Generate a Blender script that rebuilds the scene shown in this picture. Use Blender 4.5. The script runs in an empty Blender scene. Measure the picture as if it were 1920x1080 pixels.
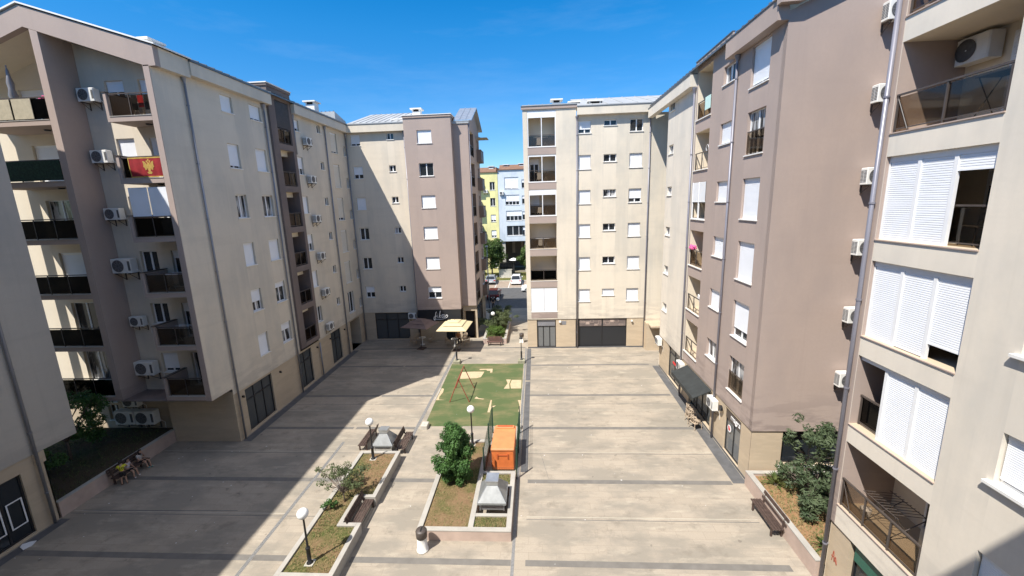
SUN_E, SKY_E, SKY_SAT, EXPO = 4.3, .110, 1.47, .80
import bpy, bmesh, math, random
from mathutils import Vector, Matrix, Euler
SC = bpy.context.scene
COL = SC.collection
PI = math.pi
RND = random.Random(7)

# ------------------------------------------------------------------ mesh builder
class MB:
    def __init__(s): s.v = []; s.f = []; s.mi = []; s.m = 0; s.sm = []; s.smooth = False; s.at = {}
    def face(s, pts):
        n = len(s.v); s.v += [tuple(p) for p in pts]
        s.f.append(tuple(range(n, n + len(pts)))); s.mi.append(s.m); s.sm.append(s.smooth)
    def add(s, verts, faces):
        n = len(s.v); s.v += [tuple(p) for p in verts]
        for f in faces: s.f.append(tuple(i + n for i in f)); s.mi.append(s.m); s.sm.append(s.smooth)
    def box(s, x0, x1, y0, y1, z0, z1):
        if x0 > x1: x0, x1 = x1, x0
        if y0 > y1: y0, y1 = y1, y0
        if z0 > z1: z0, z1 = z1, z0
        v = [(x0,y0,z0),(x1,y0,z0),(x1,y1,z0),(x0,y1,z0),(x0,y0,z1),(x1,y0,z1),(x1,y1,z1),(x0,y1,z1)]
        s.add(v, [(0,3,2,1),(4,5,6,7),(0,1,5,4),(1,2,6,5),(2,3,7,6),(3,0,4,7)])
    def bbox(s, x0, x1, y0, y1, z0, z1, b=0.02):
        # box with chamfered vertical and top edges
        v = []
        def ring(z, i): v.extend([(x0+i+b,y0+i,z),(x1-i-b,y0+i,z),(x1-i,y0+i+b,z),(x1-i,y1-i-b,z),(x1-i-b,y1-i,z),(x0+i+b,y1-i,z),(x0+i,y1-i-b,z),(x0+i,y0+i+b,z)])
        ring(z0,0); ring(z1-b,0); ring(z1,b)
        f = [tuple(range(7,-1,-1)), tuple(range(16,24))]
        for k in (0,8):
            for i in range(8): j=(i+1)%8; f.append((k+i,k+j,k+8+j,k+8+i))
        s.add(v, f)
    def extr(s, poly, axis, a0, a1):
        # poly of 2D points (counter-clockwise seen against +axis), extruded along axis 'x','y' or 'z'
        def P(p, a): return {'x':(a,p[0],p[1]), 'y':(p[0],a,p[1]), 'z':(p[0],p[1],a)}[axis]
        n = len(poly); v = [P(p,a0) for p in poly] + [P(p,a1) for p in poly]
        f = [tuple(range(n-1,-1,-1)), tuple(range(n,2*n))]
        for i in range(n): j=(i+1)%n; f.append((i,j,n+j,n+i))
        s.add(v, f)
    def tube(s, p0, p1, r0, r1=None, n=8, cap=True):
        r1 = r0 if r1 is None else r1
        p0, p1 = Vector(p0), Vector(p1); d = (p1-p0)
        if d.length < 1e-6: return
        d.normalize(); a = d.orthogonal().normalized(); b = d.cross(a)
        v = []
        for p, r in ((p0,r0),(p1,r1)):
            for i in range(n):
                t = 2*PI*i/n; v.append(p + a*(r*math.cos(t)) + b*(r*math.sin(t)))
        f = [(i,(i+1)%n,n+(i+1)%n,n+i) for i in range(n)]
        if cap: f += [tuple(range(n-1,-1,-1)), tuple(range(n,2*n))]
        s.add(v, f)
    def path(s, pts, r, n=6):
        for a, b in zip(pts, pts[1:]): s.tube(a, b, r, r, n)
    def lathe(s, prof, c=(0,0,0), n=16, ax='z'):
        v = []; m = len(prof)
        for r, h in prof:
            for i in range(n):
                t = 2*PI*i/n; x, y = r*math.cos(t), r*math.sin(t)
                v.append((c[0]+x, c[1]+y, c[2]+h) if ax=='z' else (c[0]+x, c[1]+h, c[2]+y))
        f = []
        for k in range(m-1):
            for i in range(n):
                j=(i+1)%n; q=(k*n+i,k*n+j,(k+1)*n+j,(k+1)*n+i); f.append(q if ax=='z' else q[::-1])
        s.add(v, f)
    def sphere(s, c, r, n=16, m=10, sz=1.0):
        prof = [(max(1e-4, r*math.sin(PI*k/m)), -r*sz*math.cos(PI*k/m)) for k in range(m+1)]
        s.lathe(prof, c, n)
    def mesh(s, name, mats, merge=False):
        me = bpy.data.meshes.new(name)
        me.from_pydata(s.v, [], s.f)
        for m in (mats if isinstance(mats,(list,tuple)) else [mats]): me.materials.append(m)
        me.polygons.foreach_set('material_index', s.mi)
        me.polygons.foreach_set('use_smooth', s.sm)
        if merge:
            bm = bmesh.new(); bm.from_mesh(me); bmesh.ops.remove_doubles(bm, verts=bm.verts, dist=1e-4); bm.to_mesh(me); bm.free()
        if s.at:      # how strongly a sill shelters each wall face from the rain
            a = me.attributes.new('under','FLOAT','CORNER'); val = []
            for i, f in enumerate(s.f): val += s.at.get(i, [0.0]*len(f))
            a.data.foreach_set('value', val)
        me.update()
        return me

def tag(o, label=None, cat=None, group=None, kind=None):
    if label: o['label'] = label
    if cat: o['category'] = cat
    if group: o['group'] = group
    if kind: o['kind'] = kind
    return o
def link(name, data, parent=None, loc=(0,0,0), rz=0.0):
    o = bpy.data.objects.new(name, data); COL.objects.link(o)
    o.location = loc; o.rotation_euler = (0,0,rz)
    if parent: o.parent = parent
    return o
def thing(name, label, cat, loc=(0,0,0), rz=0.0, group=None):
    return tag(link(name, None, None, loc, rz), label, cat, group)
def obj(name, mb, mats, parent=None, loc=(0,0,0), rz=0.0, merge=False):
    return link(name, mb.mesh(name, mats, merge), parent, loc, rz)
def copy_tree(o, parent=None):
    c = o.copy(); COL.objects.link(c)
    if parent: c.parent = parent
    for ch in list(o.children): copy_tree(ch, c)
    return c
def place(proto, used, loc, rz=0.0, label=None, scale=1.0):
    # first use moves the original itself, later uses copy it with its parts
    o = proto if not used.get(proto.name) else copy_tree(proto)
    used[proto.name] = 1
    o.location = loc; o.rotation_euler = (0,0,rz); o.scale = (scale,)*3
    if label: o['label'] = label
    return o
USED = {}

# ------------------------------------------------------------------ materials
def newmat(name):
    m = bpy.data.materials.new(name); m.use_nodes = True
    nt = m.node_tree; b = nt.nodes['Principled BSDF']
    return m, nt, b
def N(nt, t, **kw):
    n = nt.nodes.new(t)
    for k, v in kw.items():
        if k in n.inputs.keys() if isinstance(k,str) else False: n.inputs[k].default_value = v
        else: setattr(n, k, v)
    return n
def rgba(c, k=1.0): return (min(1,c[0]*k), min(1,c[1]*k), min(1,c[2]*k), 1)
def pos(nt, scale=(1,1,1)):
    g = nt.nodes.new('ShaderNodeNewGeometry'); mp = nt.nodes.new('ShaderNodeMapping')
    mp.inputs['Scale'].default_value = scale
    nt.links.new(g.outputs['Position'], mp.inputs['Vector']); return mp.outputs['Vector']
def noise(nt, vec, sc=1.0, det=4.0, rough=0.55):
    n = nt.nodes.new('ShaderNodeTexNoise'); n.inputs['Scale'].default_value = sc
    n.inputs['Detail'].default_value = det; n.inputs['Roughness'].default_value = rough
    nt.links.new(vec, n.inputs['Vector']); return n.outputs['Fac']
def ramp(nt, fac, a, b, c0=(0,0,0,1), c1=(1,1,1,1)):
    r = nt.nodes.new('ShaderNodeValToRGB'); e = r.color_ramp.elements
    e[0].position, e[1].position = a, b; e[0].color, e[1].color = c0, c1
    nt.links.new(fac, r.inputs['Fac']); return r.outputs['Color']
def mix(nt, fac, a, b, mode='MIX'):
    m = nt.nodes.new('ShaderNodeMix'); m.data_type = 'RGBA'; m.blend_type = mode
    def put(i, v):
        if isinstance(v, (int,float)): m.inputs[i].default_value = v
        elif isinstance(v, tuple): m.inputs[i].default_value = v
        else: nt.links.new(v, m.inputs[i])
    put(0, fac); put(6, a); put(7, b); return m.outputs[2]
def bump(nt, b, h, strength=0.2, dist=0.01):
    n = nt.nodes.new('ShaderNodeBump'); n.inputs['Strength'].default_value = strength; n.inputs['Distance'].default_value = dist
    nt.links.new(h, n.inputs['Height']); nt.links.new(n.outputs['Normal'], b.inputs['Normal'])

def plain(name, c, rough=0.6, metal=0.0, var=0.0, vs=3.0, spec=None, bmp=0.0):
    m, nt, b = newmat(name)
    b.inputs['Base Color'].default_value = rgba(c); b.inputs['Roughness'].default_value = rough; b.inputs['Metallic'].default_value = metal
    if spec is not None: b.inputs['Specular IOR Level'].default_value = spec
    if var:
        f = noise(nt, pos(nt), vs, 5)
        nt.links.new(mix(nt, ramp(nt, f, 0.3, 0.7), rgba(c, 1-var), rgba(c, 1+var)), b.inputs['Base Color'])
        if bmp: bump(nt, b, f, bmp)
    return m
def plaster(name, c, stain=(0.55,0.55,0.53), amt=0.35, seed=0.0, streak=0.5, dirt=1.0, grime=None):
    m, nt, b = newmat(name); b.inputs['Roughness'].default_value = 0.9; b.inputs['Specular IOR Level'].default_value = 0.15
    g = nt.nodes.new('ShaderNodeNewGeometry')
    def mp(s):
        q = nt.nodes.new('ShaderNodeMapping'); q.inputs['Scale'].default_value = s; q.inputs['Location'].default_value = (seed,seed*1.7,seed*.6)
        nt.links.new(g.outputs['Position'], q.inputs['Vector']); return q.outputs['Vector']
    big = noise(nt, mp((.38,.38,.22)), 1, 5, .6)
    ver = noise(nt, mp((1.6,1.6,.10)), 1, 4, .55)
    hor = noise(nt, mp((.22,.22,1.9)), 1, 4, .6)
    fine = noise(nt, mp((9,9,9)), 1, 5, .6)
    col = mix(nt, ramp(nt, big, .44, .60), rgba(c), rgba((c[0]*(1-.20*dirt), c[1]*(1-.17*dirt), c[2]*(1-.13*dirt))))
    col = mix(nt, mix(nt, 1.0, ramp(nt, ver, .5, .72), (streak,streak,streak,1), 'MULTIPLY'), col, rgba(c, 1.10))
    m2 = mix(nt, 1.0, ramp(nt, hor, .52, .75), (amt,amt,amt,1), 'MULTIPLY')
    col = mix(nt, m2, col, rgba(c, .78))
    col = mix(nt, mix(nt, 1.0, ramp(nt, fine, .35, .7), (.22,.22,.22,1), 'MULTIPLY'), col, rgba(c, .86))
    thin = noise(nt, mp((5.5,5.5,.16)), 1, 3, .5)       # narrow rain streaks
    col = mix(nt, mix(nt, 1.0, ramp(nt, thin, .58, .74), (.30*dirt,.30*dirt,.30*dirt,1), 'MULTIPLY'), col, rgba(c, .72))
    sz = nt.nodes.new('ShaderNodeSeparateXYZ'); nt.links.new(g.outputs['Position'], sz.inputs['Vector'])
    def zband(a, b_):
        r = nt.nodes.new('ShaderNodeMapRange'); r.inputs['From Min'].default_value = a; r.inputs['From Max'].default_value = b_; r.inputs['To Min'].default_value = 1; r.inputs['To Max'].default_value = 0
        nt.links.new(sz.outputs['Z'], r.inputs['Value']); return r.outputs['Result']
    grime = mix(nt, 1.0, mix(nt, 1.0, ramp(nt, noise(nt, mp((.45,.45,2.2)), 1, 5, .65), .46, .56), zband(2.5, 5.0), 'MULTIPLY'), (.8*(grime or dirt),.8*(grime or dirt),.8*(grime or dirt),1), 'MULTIPLY')
    col = mix(nt, grime, col, rgba((c[0]*.60,c[1]*.60,c[2]*.63)))     # grime along the lower edge
    at = nt.nodes.new('ShaderNodeAttribute'); at.attribute_name = 'under'
    shel = mix(nt, 1.0, mix(nt, 1.0, at.outputs['Color'], ramp(nt, noise(nt, mp((1.1,1.1,.5)), 1, 4, .6), .32, .58), 'MULTIPLY'), (.8,.8,.8,1), 'MULTIPLY')
    col = mix(nt, shel, col, rgba(c, 1.07))
    nt.links.new(col, b.inputs['Base Color'])
    bump(nt, b, noise(nt, mp((45,45,45)), 1, 3), .25, .006)
    return m
def glassy(name, c=(.02,.025,.03), rough=.06, spec=.6):
    m, nt, b = newmat(name); b.inputs['Base Color'].default_value = rgba(c); b.inputs['Roughness'].default_value = rough; b.inputs['Specular IOR Level'].default_value = spec
    return m
def tinted(name, c=(.3,.28,.26), gloss=.12):
    m, nt, b = newmat(name); nt.nodes.remove(b)
    t = nt.nodes.new('ShaderNodeBsdfTransparent'); t.inputs['Color'].default_value = rgba(c)
    gl = nt.nodes.new('ShaderNodeBsdfGlossy'); gl.inputs['Roughness'].default_value = .04
    mx = nt.nodes.new('ShaderNodeMixShader'); mx.inputs['Fac'].default_value = gloss
    nt.links.new(t.outputs[0], mx.inputs[1]); nt.links.new(gl.outputs[0], mx.inputs[2])
    nt.links.new(mx.outputs[0], nt.nodes['Material Output'].inputs['Surface']); return m
def leafmat(name, a, b_, sub=0.0, vs=1.6):
    m, nt, b = newmat(name); b.inputs['Roughness'].default_value = .55; b.inputs['Specular IOR Level'].default_value = .25
    f = noise(nt, pos(nt), vs, 3); nt.links.new(mix(nt, ramp(nt, f, .35, .65), rgba(a), rgba(b_)), b.inputs['Base Color'])
    tr = nt.nodes.new('ShaderNodeBsdfTranslucent'); tr.inputs['Color'].default_value = rgba(b_, 1.4)
    mx = nt.nodes.new('ShaderNodeMixShader'); mx.inputs['Fac'].default_value = .25
    nt.links.new(b.outputs[0], mx.inputs[1]); nt.links.new(tr.outputs[0], mx.inputs[2])
    nt.links.new(mx.outputs[0], nt.nodes['Material Output'].inputs['Surface']); return m

M = {}
M['cream'] = plaster('cream_plaster', (.715,.635,.515), seed=1.3, streak=.5, amt=.32, dirt=.8)
M['cream_in'] = plaster('cream_plaster_inner', (.74,.65,.51), seed=8.3, streak=.2, amt=.15, dirt=.3)
M['grey_cream'] = plaster('grey_cream_plaster', (.71,.64,.54), seed=4.1, streak=.5, amt=.30, dirt=.65)
M['beige'] = plaster('beige_plaster', (.68,.60,.485), seed=5.2, streak=.4, amt=.34, dirt=.7)
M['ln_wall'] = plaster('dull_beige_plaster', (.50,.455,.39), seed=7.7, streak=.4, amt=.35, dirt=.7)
M['shopglass'] = glassy('shop_glass', (.075,.08,.08), .08, .6)  # grey of the pane reflections is put into the base colour
M['mauve'] = plaster('mauve_plaster', (.425,.338,.292), stain=(.52,.53,.54), seed=2.7, streak=.18, amt=.15, dirt=.42, grime=1.0)
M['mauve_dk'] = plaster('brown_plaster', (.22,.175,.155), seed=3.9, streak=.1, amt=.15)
M['tan'] = plaster('tan_stone', (.54,.435,.31), seed=6.5, streak=.1, amt=.15, dirt=.25)
M['yellow'] = plaster('yellow_plaster', (.84,.77,.36), seed=5.5, streak=.1, amt=.1)
M['blue'] = plaster('pale_blue_plaster', (.62,.67,.71), seed=9.5, streak=.1, amt=.1)
M['white'] = plain('white_pvc', (.80,.80,.80), .35, var=.03)
M['shutter'] = plain('roller_shutter', (.82,.83,.85), .4, var=.03, vs=1.2)
M['shutter_c'] = plain('cream_shutter', (.70,.66,.58), .5, var=.04)
M['sill'] = plain('sill_stone', (.78,.76,.72), .5, var=.06)
M['glass'] = glassy('window_glass')
M['glass_c'] = None
M['dark'] = plain('dark_void', (.015,.014,.014), .8)
M['room'] = plain('dim_room', (.05,.045,.04), .9)
M['black'] = plain('black_metal', (.018,.018,.020), .4, var=.2)
M['iron'] = plain('brown_iron', (.075,.06,.052), .5, var=.15)
M['smoke'] = tinted('smoked_glass', (.56,.51,.45), .05)
M['smoke_dk'] = tinted('dark_smoked_glass', (.045,.045,.045), .03)
M['zinc'] = plain('zinc_sheet', (.42,.425,.42), .5, .15, var=.12, vs=.8)
M['zinc_dk'] = plain('dark_zinc', (.17,.175,.18), .45, .5, var=.15, vs=.9)
M['pipe'] = plain('grey_pipe', (.27,.27,.29), .45, .3, var=.1, vs=1.0)
M['pipe_lilac'] = plain('lilac_grey_pipe', (.225,.22,.255), .4, .2, var=.08, vs=1.0)
M['acw'] = plain('ac_white', (.74,.73,.69), .45, var=.06, vs=4)
M['acd'] = plain('ac_grille', (.10,.10,.10), .6, var=.2, vs=10)
M['wood'] = plain('dark_wood', (.070,.045,.036), .6, var=.35, vs=7)
M['wood_red'] = plain('red_brown_wood', (.10,.045,.034), .6, var=.3, vs=6)
M['rust'] = plain('rust_red_paint', (.30,.075,.045), .6, var=.3, vs=8)
M['stonecap'] = plain('white_stone_cap', (.385,.36,.32), .7, var=.10, vs=2.5, bmp=.1)
M['pinkstone'] = plain('pink_stone_facing', (.47,.36,.30), .75, var=.12, vs=1.8, bmp=.1)
M['conc'] = plain('concrete', (.48,.45,.39), .85, var=.15, vs=4, bmp=.2)
M['galv'] = plain('galvanised_steel', (.60,.62,.63), .32, .75, var=.15, vs=3)
M['galv_m'] = plain('painted_grey_steel', (.33,.34,.34), .40, .45, var=.14, vs=4)
M['globe'] = plain('opal_globe', (.88,.88,.86), .25)
M['orange'] = plain('orange_paint', (.62,.165,.045), .5, var=.12, vs=3)
M['orange_dk'] = plain('dark_orange_paint', (.45,.10,.03), .6)  # darker orange for the container handles
M['fence'] = plain('green_wire', (.012,.045,.03), .5)
M['red'] = plain('red_cloth', (.27,.009,.013), .8, var=.2, vs=5)
M['gold'] = plain('gold_cloth', (.46,.29,.06), .7, var=.15, vs=20)
M['beige_c'] = plain('beige_canvas', (.42,.37,.27), .9, var=.12, vs=5)
M['green_c'] = plain('green_netting', (.012,.035,.018), .9, var=.5, vs=14)
M['umb_br'] = plain('brown_canvas', (.20,.14,.12), .9, var=.12, vs=3)
M['umb_ye'] = plain('pale_yellow_canvas', (.60,.50,.30), .9, var=.05, vs=3)
M['wicker'] = plain('rattan', (.42,.33,.24), .8, var=.3, vs=25)
M['awn'] = plain('black_awning', (.028,.032,.032), .7, var=.25, vs=3)
M['signd'] = plain('dark_sign_panel', (.022,.024,.028), .35)
M['lett'] = plain('white_letters', (.85,.85,.85), .4)
M['greenp'] = plain('green_signboard', (.02,.11,.075), .45, var=.1)
M['skin'] = plain('skin', (.48,.29,.20), .6)
M['hair'] = plain('dark_hair', (.02,.014,.012), .6)
M['hair_l'] = plain('fair_hair', (.45,.27,.10), .6)
M['y_cl'] = plain('yellow_jersey', (.62,.60,.03), .8)
M['w_cl'] = plain('white_shirt', (.62,.57,.60), .85)
M['g_cl'] = plain('grey_white_shirt', (.50,.47,.44), .85)
M['b_cl'] = plain('black_cloth', (.015,.015,.018), .85)
M['o_cl'] = plain('rust_orange_shirt', (.35,.15,.06), .85)
M['teal'] = plain('teal_shoes', (.10,.38,.36), .6)
M['redl'] = plain('red_accent', (.65,.03,.03), .5)
M['bark'] = plain('bark', (.13,.10,.08), .9, var=.3, vs=9, bmp=.4)
M['leaf_d'] = leafmat('dark_leaf', (.03,.075,.02), (.09,.18,.05))
M['leaf_o'] = leafmat('olive_leaf', (.07,.095,.04), (.15,.18,.085))
M['leaf_b'] = leafmat('bush_leaf', (.045,.072,.034), (.125,.16,.085))
M['leaf_y'] = leafmat('light_leaf', (.06,.11,.02), (.14,.21,.05), vs=.6)
M['leaf_p'] = leafmat('palm_leaf', (.045,.08,.02), (.16,.18,.06))
M['pink'] = plain('pink_flower', (.75,.12,.30), .7)
M['asphalt'] = plain('asphalt', (.085,.083,.082), .9, var=.2, vs=3)
M['asph_l'] = plain('pale_asphalt', (.17,.165,.155), .9, var=.15, vs=2)
M['line'] = plain('road_paint', (.65,.65,.62), .7, var=.1)
M['parkbay'] = plain('sandy_parking_paving', (.30,.235,.18), .9, var=.15, vs=2)
M['strip'] = plain('dark_stone_strip', (.105,.104,.106), .8, var=.18, vs=2.2, bmp=.1)
M['band'] = plain('grey_stone_band', (.165,.152,.135), .8, var=.15, vs=2.2, bmp=.1)
M['grate'] = plain('steel_drain', (.40,.39,.37), .5, .4, var=.2, vs=12)
M['laundry'] = plain('white_laundry', (.75,.73,.72), .85)
M['mint'] = plain('mint_towel', (.55,.75,.68), .85)
M['car_s'] = plain('silver_car_paint', (.55,.58,.62), .25, .5)
M['car_w'] = plain('white_car_paint', (.82,.82,.82), .25)
M['car_r'] = plain('dark_red_car_paint', (.10,.012,.015), .25)
M['car_b'] = plain('black_car_paint', (.015,.016,.02), .25)
M['tyre'] = plain('rubber', (.02,.02,.02), .9)
M['lampred'] = plain('tail_light', (.45,.02,.02), .3)

def mat_curtain():
    m, nt, b = newmat('curtained_glass'); b.inputs['Roughness'].default_value = .12; b.inputs['Specular IOR Level'].default_value = .5
    g = nt.nodes.new('ShaderNodeNewGeometry')
    mp = nt.nodes.new('ShaderNodeMapping'); mp.inputs['Scale'].default_value = (2.2,2.2,.35); nt.links.new(g.outputs['Position'], mp.inputs['Vector'])
    f = noise(nt, mp.outputs['Vector'], 2.0, 3)
    nt.links.new(mix(nt, ramp(nt, f, .47, .56), (.02,.022,.026,1), (.40,.40,.40,1)), b.inputs['Base Color'])
    return m
M['glass_c'] = mat_curtain()

def mat_plaza():
    m, nt, b = newmat('plaza_stone'); b.inputs['Roughness'].default_value = .8; b.inputs['Specular IOR Level'].default_value = .25
    v = pos(nt)
    br = nt.nodes.new('ShaderNodeTexBrick'); br.offset = .5
    br.inputs['Scale'].default_value = 1.0; br.inputs['Brick Width'].default_value = 1.1; br.inputs['Row Height'].default_value = .40
    br.inputs['Mortar Size'].default_value = .007; br.inputs['Mortar Smooth'].default_value = .3; br.inputs['Bias'].default_value = -.15
    br.inputs['Color1'].default_value = (.395,.338,.268,1); br.inputs['Color2'].default_value = (.36,.308,.243,1); br.inputs['Mortar'].default_value = (.27,.228,.178,1)
    nt.links.new(v, br.inputs['Vector'])
    blot = noise(nt, pos(nt, (.30,.62,1)), 1.0, 6, .62)
    col = mix(nt, ramp(nt, blot, .44, .57), br.outputs['Color'], (.275,.245,.20,1))
    pale = noise(nt, pos(nt, (.55,2.0,1)), 1.0, 5, .65)
    col = mix(nt, mix(nt, 1.0, ramp(nt, pale, .56, .70), (.6,.6,.6,1), 'MULTIPLY'), col, (.50,.44,.345,1))
    dirt = noise(nt, pos(nt, (.9,1.3,1)), 1.0, 6, .7)
    col = mix(nt, mix(nt, 1.0, ramp(nt, dirt, .54, .68), (.7,.7,.7,1), 'MULTIPLY'), col, (.20,.175,.14,1))
    b2 = nt.nodes.new('ShaderNodeTexBrick'); b2.offset = .37      # single slabs that weathered darker or were replaced
    b2.inputs['Scale'].default_value = 1.0; b2.inputs['Brick Width'].default_value = .55; b2.inputs['Row Height'].default_value = .20
    b2.inputs['Mortar Size'].default_value = .004; b2.inputs['Bias'].default_value = -.25
    b2.inputs['Color1'].default_value = (0,0,0,1); b2.inputs['Color2'].default_value = (1,1,1,1); b2.inputs['Mortar'].default_value = (.8,.8,.8,1)
    nt.links.new(v, b2.inputs['Vector'])
    where = ramp(nt, noise(nt, pos(nt, (.22,.4,1)), 1.0, 3, .5), .46, .62)
    col = mix(nt, mix(nt, 1.0, mix(nt, 1.0, b2.outputs['Color'], where, 'MULTIPLY'), (.42,.42,.42,1), 'MULTIPLY'), col, (.255,.23,.195,1))
    spots = noise(nt, pos(nt, (1,1,1)), 2.6, 2, .5)
    col = mix(nt, mix(nt, 1.0, ramp(nt, spots, .72, .76), (.6,.6,.6,1), 'MULTIPLY'), col, (.14,.12,.10,1))
    fine = noise(nt, v, 18, 4, .6)
    col = mix(nt, mix(nt, 1.0, ramp(nt, fine, .3, .7), (.30,.30,.30,1), 'MULTIPLY'), col, (.23,.197,.158,1))
    nt.links.new(col, b.inputs['Base Color']); bump(nt, b, fine, .15, .006)
    return m
M['plaza'] = mat_plaza()
def mat_soil(name, dry, straw, green, bias=.5):
    m, nt, b = newmat(name); b.inputs['Roughness'].default_value = .95; b.inputs['Specular IOR Level'].default_value = .1
    f1 = noise(nt, pos(nt), .55, 5, .6); f2 = noise(nt, pos(nt), 9, 5, .7); f3 = noise(nt, pos(nt, (1,1,1)), 30, 3, .7)
    col = mix(nt, ramp(nt, f1, bias-.08, bias+.08), rgba(dry), rgba(green))
    col = mix(nt, ramp(nt, f2, .50, .68), col, rgba(straw))
    col = mix(nt, mix(nt, 1.0, ramp(nt, f3, .35, .65), (.5,.5,.5,1), 'MULTIPLY'), col, rgba(dry, .55))
    nt.links.new(col, b.inputs['Base Color']); bump(nt, b, f3, .6, .03); return m
M['soil'] = mat_soil('dry_grass_soil', (.235,.15,.085), (.26,.20,.10), (.082,.105,.03), .49)
M['soil_r'] = mat_soil('orange_soil', (.33,.19,.10), (.30,.22,.12), (.16,.14,.06), .60)
M['soil_d'] = mat_soil('dark_soil', (.10,.075,.05), (.12,.10,.06), (.05,.06,.025), .5)  # darker soil tone for the left garden bed
M['lawn'] = mat_soil('verge_grass', (.16,.15,.05), (.20,.18,.07), (.08,.12,.03), .5)
def mat_turf():
    m, nt, b = newmat('worn_turf'); b.inputs['Roughness'].default_value = .95; b.inputs['Specular IOR Level'].default_value = .1
    f = noise(nt, pos(nt, (.5,.9,1)), .9, 5, .65); g = noise(nt, pos(nt), 60, 2)
    col = mix(nt, ramp(nt, f, .46, .70), (.092,.122,.052,1), (.215,.182,.095,1))
    col = mix(nt, mix(nt, 1.0, ramp(nt, g, .3, .7), (.4,.4,.4,1), 'MULTIPLY'), col, (.095,.122,.054,1))
    nt.links.new(col, b.inputs['Base Color']); bump(nt, b, g, .5, .01); return m
M['turf'] = mat_turf()
M['sand'] = plain('bare_sand', (.50,.38,.24), .95, var=.12, vs=4)
M['hill'] = plain('hazy_hill', (.09,.125,.15), .95, var=.3, vs=.004)  # bluish distance haze is put into the hill colour
M['land'] = plain('dry_land', (.20,.18,.13), .95, var=.2, vs=.05)
M['jointm'] = plain('pale_joint', (.40,.36,.29), .9, var=.15, vs=2)
M['shopglass2'] = glassy('pale_shop_glass', (.16,.165,.165), .08, .6)
M['mossy'] = plain('mossy_concrete', (.30,.285,.20), .9, var=.25, vs=3, bmp=.2)
M['orange_l'] = plain('light_orange_lid', (.62,.235,.09), .5, var=.12, vs=2)  # lighter orange than the container body
M['leaf_s'] = leafmat('street_leaf', (.03,.06,.015), (.10,.15,.04), vs=.7)
# ------------------------------------------------------------------ facades (local frame: x along the wall, y inward, z up)
ROT = {'S':0.0, 'E':PI/2, 'W':-PI/2, 'N':PI}
class Bld:
    def __init__(s, name, label, x, y):
        s.root = thing(name, label, 'building', (x,y,0)); s.o = Vector((x,y,0))
    def add(s, name, mb, mats, loc=(0,0,0), rz=0.0, parent=None, world=True, merge=False):
        if parent is None: return obj(name, mb, mats, s.root, tuple(Vector(loc)-s.o), rz, merge)
        return obj(name, mb, mats, parent, loc, rz, merge)
class Fac:
    # one facade plane of a building: kind = compass side it faces, c = its plane coordinate
    def __init__(s, b, kind, c):
        s.b, s.k, s.c, s.rz = b, kind, c, ROT[kind]
        s.org = (c,0,0) if kind in 'EW' else (0,c,0)
        s.sg = 1 if kind in 'SE' else -1
    def iv(s, a0, a1):
        return tuple(sorted((s.sg*a0, s.sg*a1)))
    def loc(s, a, z=0, d=0):      # world point on the facade: a = world coordinate along it, d = inward depth
        v = Matrix.Rotation(s.rz,3,'Z') @ Vector((s.sg*a, d, z))
        return v + Vector(s.org)
    def part(s, name, mb, mats, **k): return s.b.add(name, mb, mats, s.org, s.rz, **k)
    def at(s, name, mb, mats, a, z, d=0.0, parent=None):
        return s.b.add(name, mb, mats, s.loc(a,z,d), s.rz)
def wall_sheet(mb, f, a0, a1, z0, z1, holes, rdepth=.22, d0=0.0, top=True):
    u0, u1 = f.iv(a0,a1); H = []
    for h in holes:
        hu = f.iv(h[0],h[1]); H.append((hu[0],hu[1],h[2],h[3], h[4] if len(h)>4 else rdepth))
    us = sorted({u0,u1} | {x for h in H for x in h[:2] if u0<x<u1}); zs = sorted({z0,z1} | {x for h in H for x in h[2:4] if z0<x<z1})
    for i in range(len(us)-1):
        j = 0
        while j < len(zs)-1:
            cu = (us[i]+us[i+1])/2
            inh = lambda q: any(h[0]<cu<h[1] and h[2]<(zs[q]+zs[q+1])/2<h[3] for h in H)
            if inh(j): j += 1; continue
            k = j
            while k+1 < len(zs)-1 and not inh(k+1): k += 1
            mb.face([(us[i],d0,zs[j]),(us[i+1],d0,zs[j]),(us[i+1],d0,zs[k+1]),(us[i],d0,zs[k+1])])
            if any(h[0]<cu<h[1] and abs(h[2]-zs[k+1])<1e-6 for h in H): mb.at[len(mb.f)-1] = [.35,.35,1.0,1.0]
            else: mb.at[len(mb.f)-1] = [0.0]*4
            j = k+1
    for (a,b,c,e,r) in H:
        if r <= 0: continue
        r += d0
        mb.face([(a,d0,c),(b,d0,c),(b,r,c),(a,r,c)]); mb.face([(a,d0,e),(a,r,e),(b,r,e),(b,d0,e)])
        mb.face([(a,d0,c),(a,r,c),(a,r,e),(a,d0,e)]); mb.face([(b,d0,c),(b,d0,e),(b,r,e),(b,r,c)])

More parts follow.
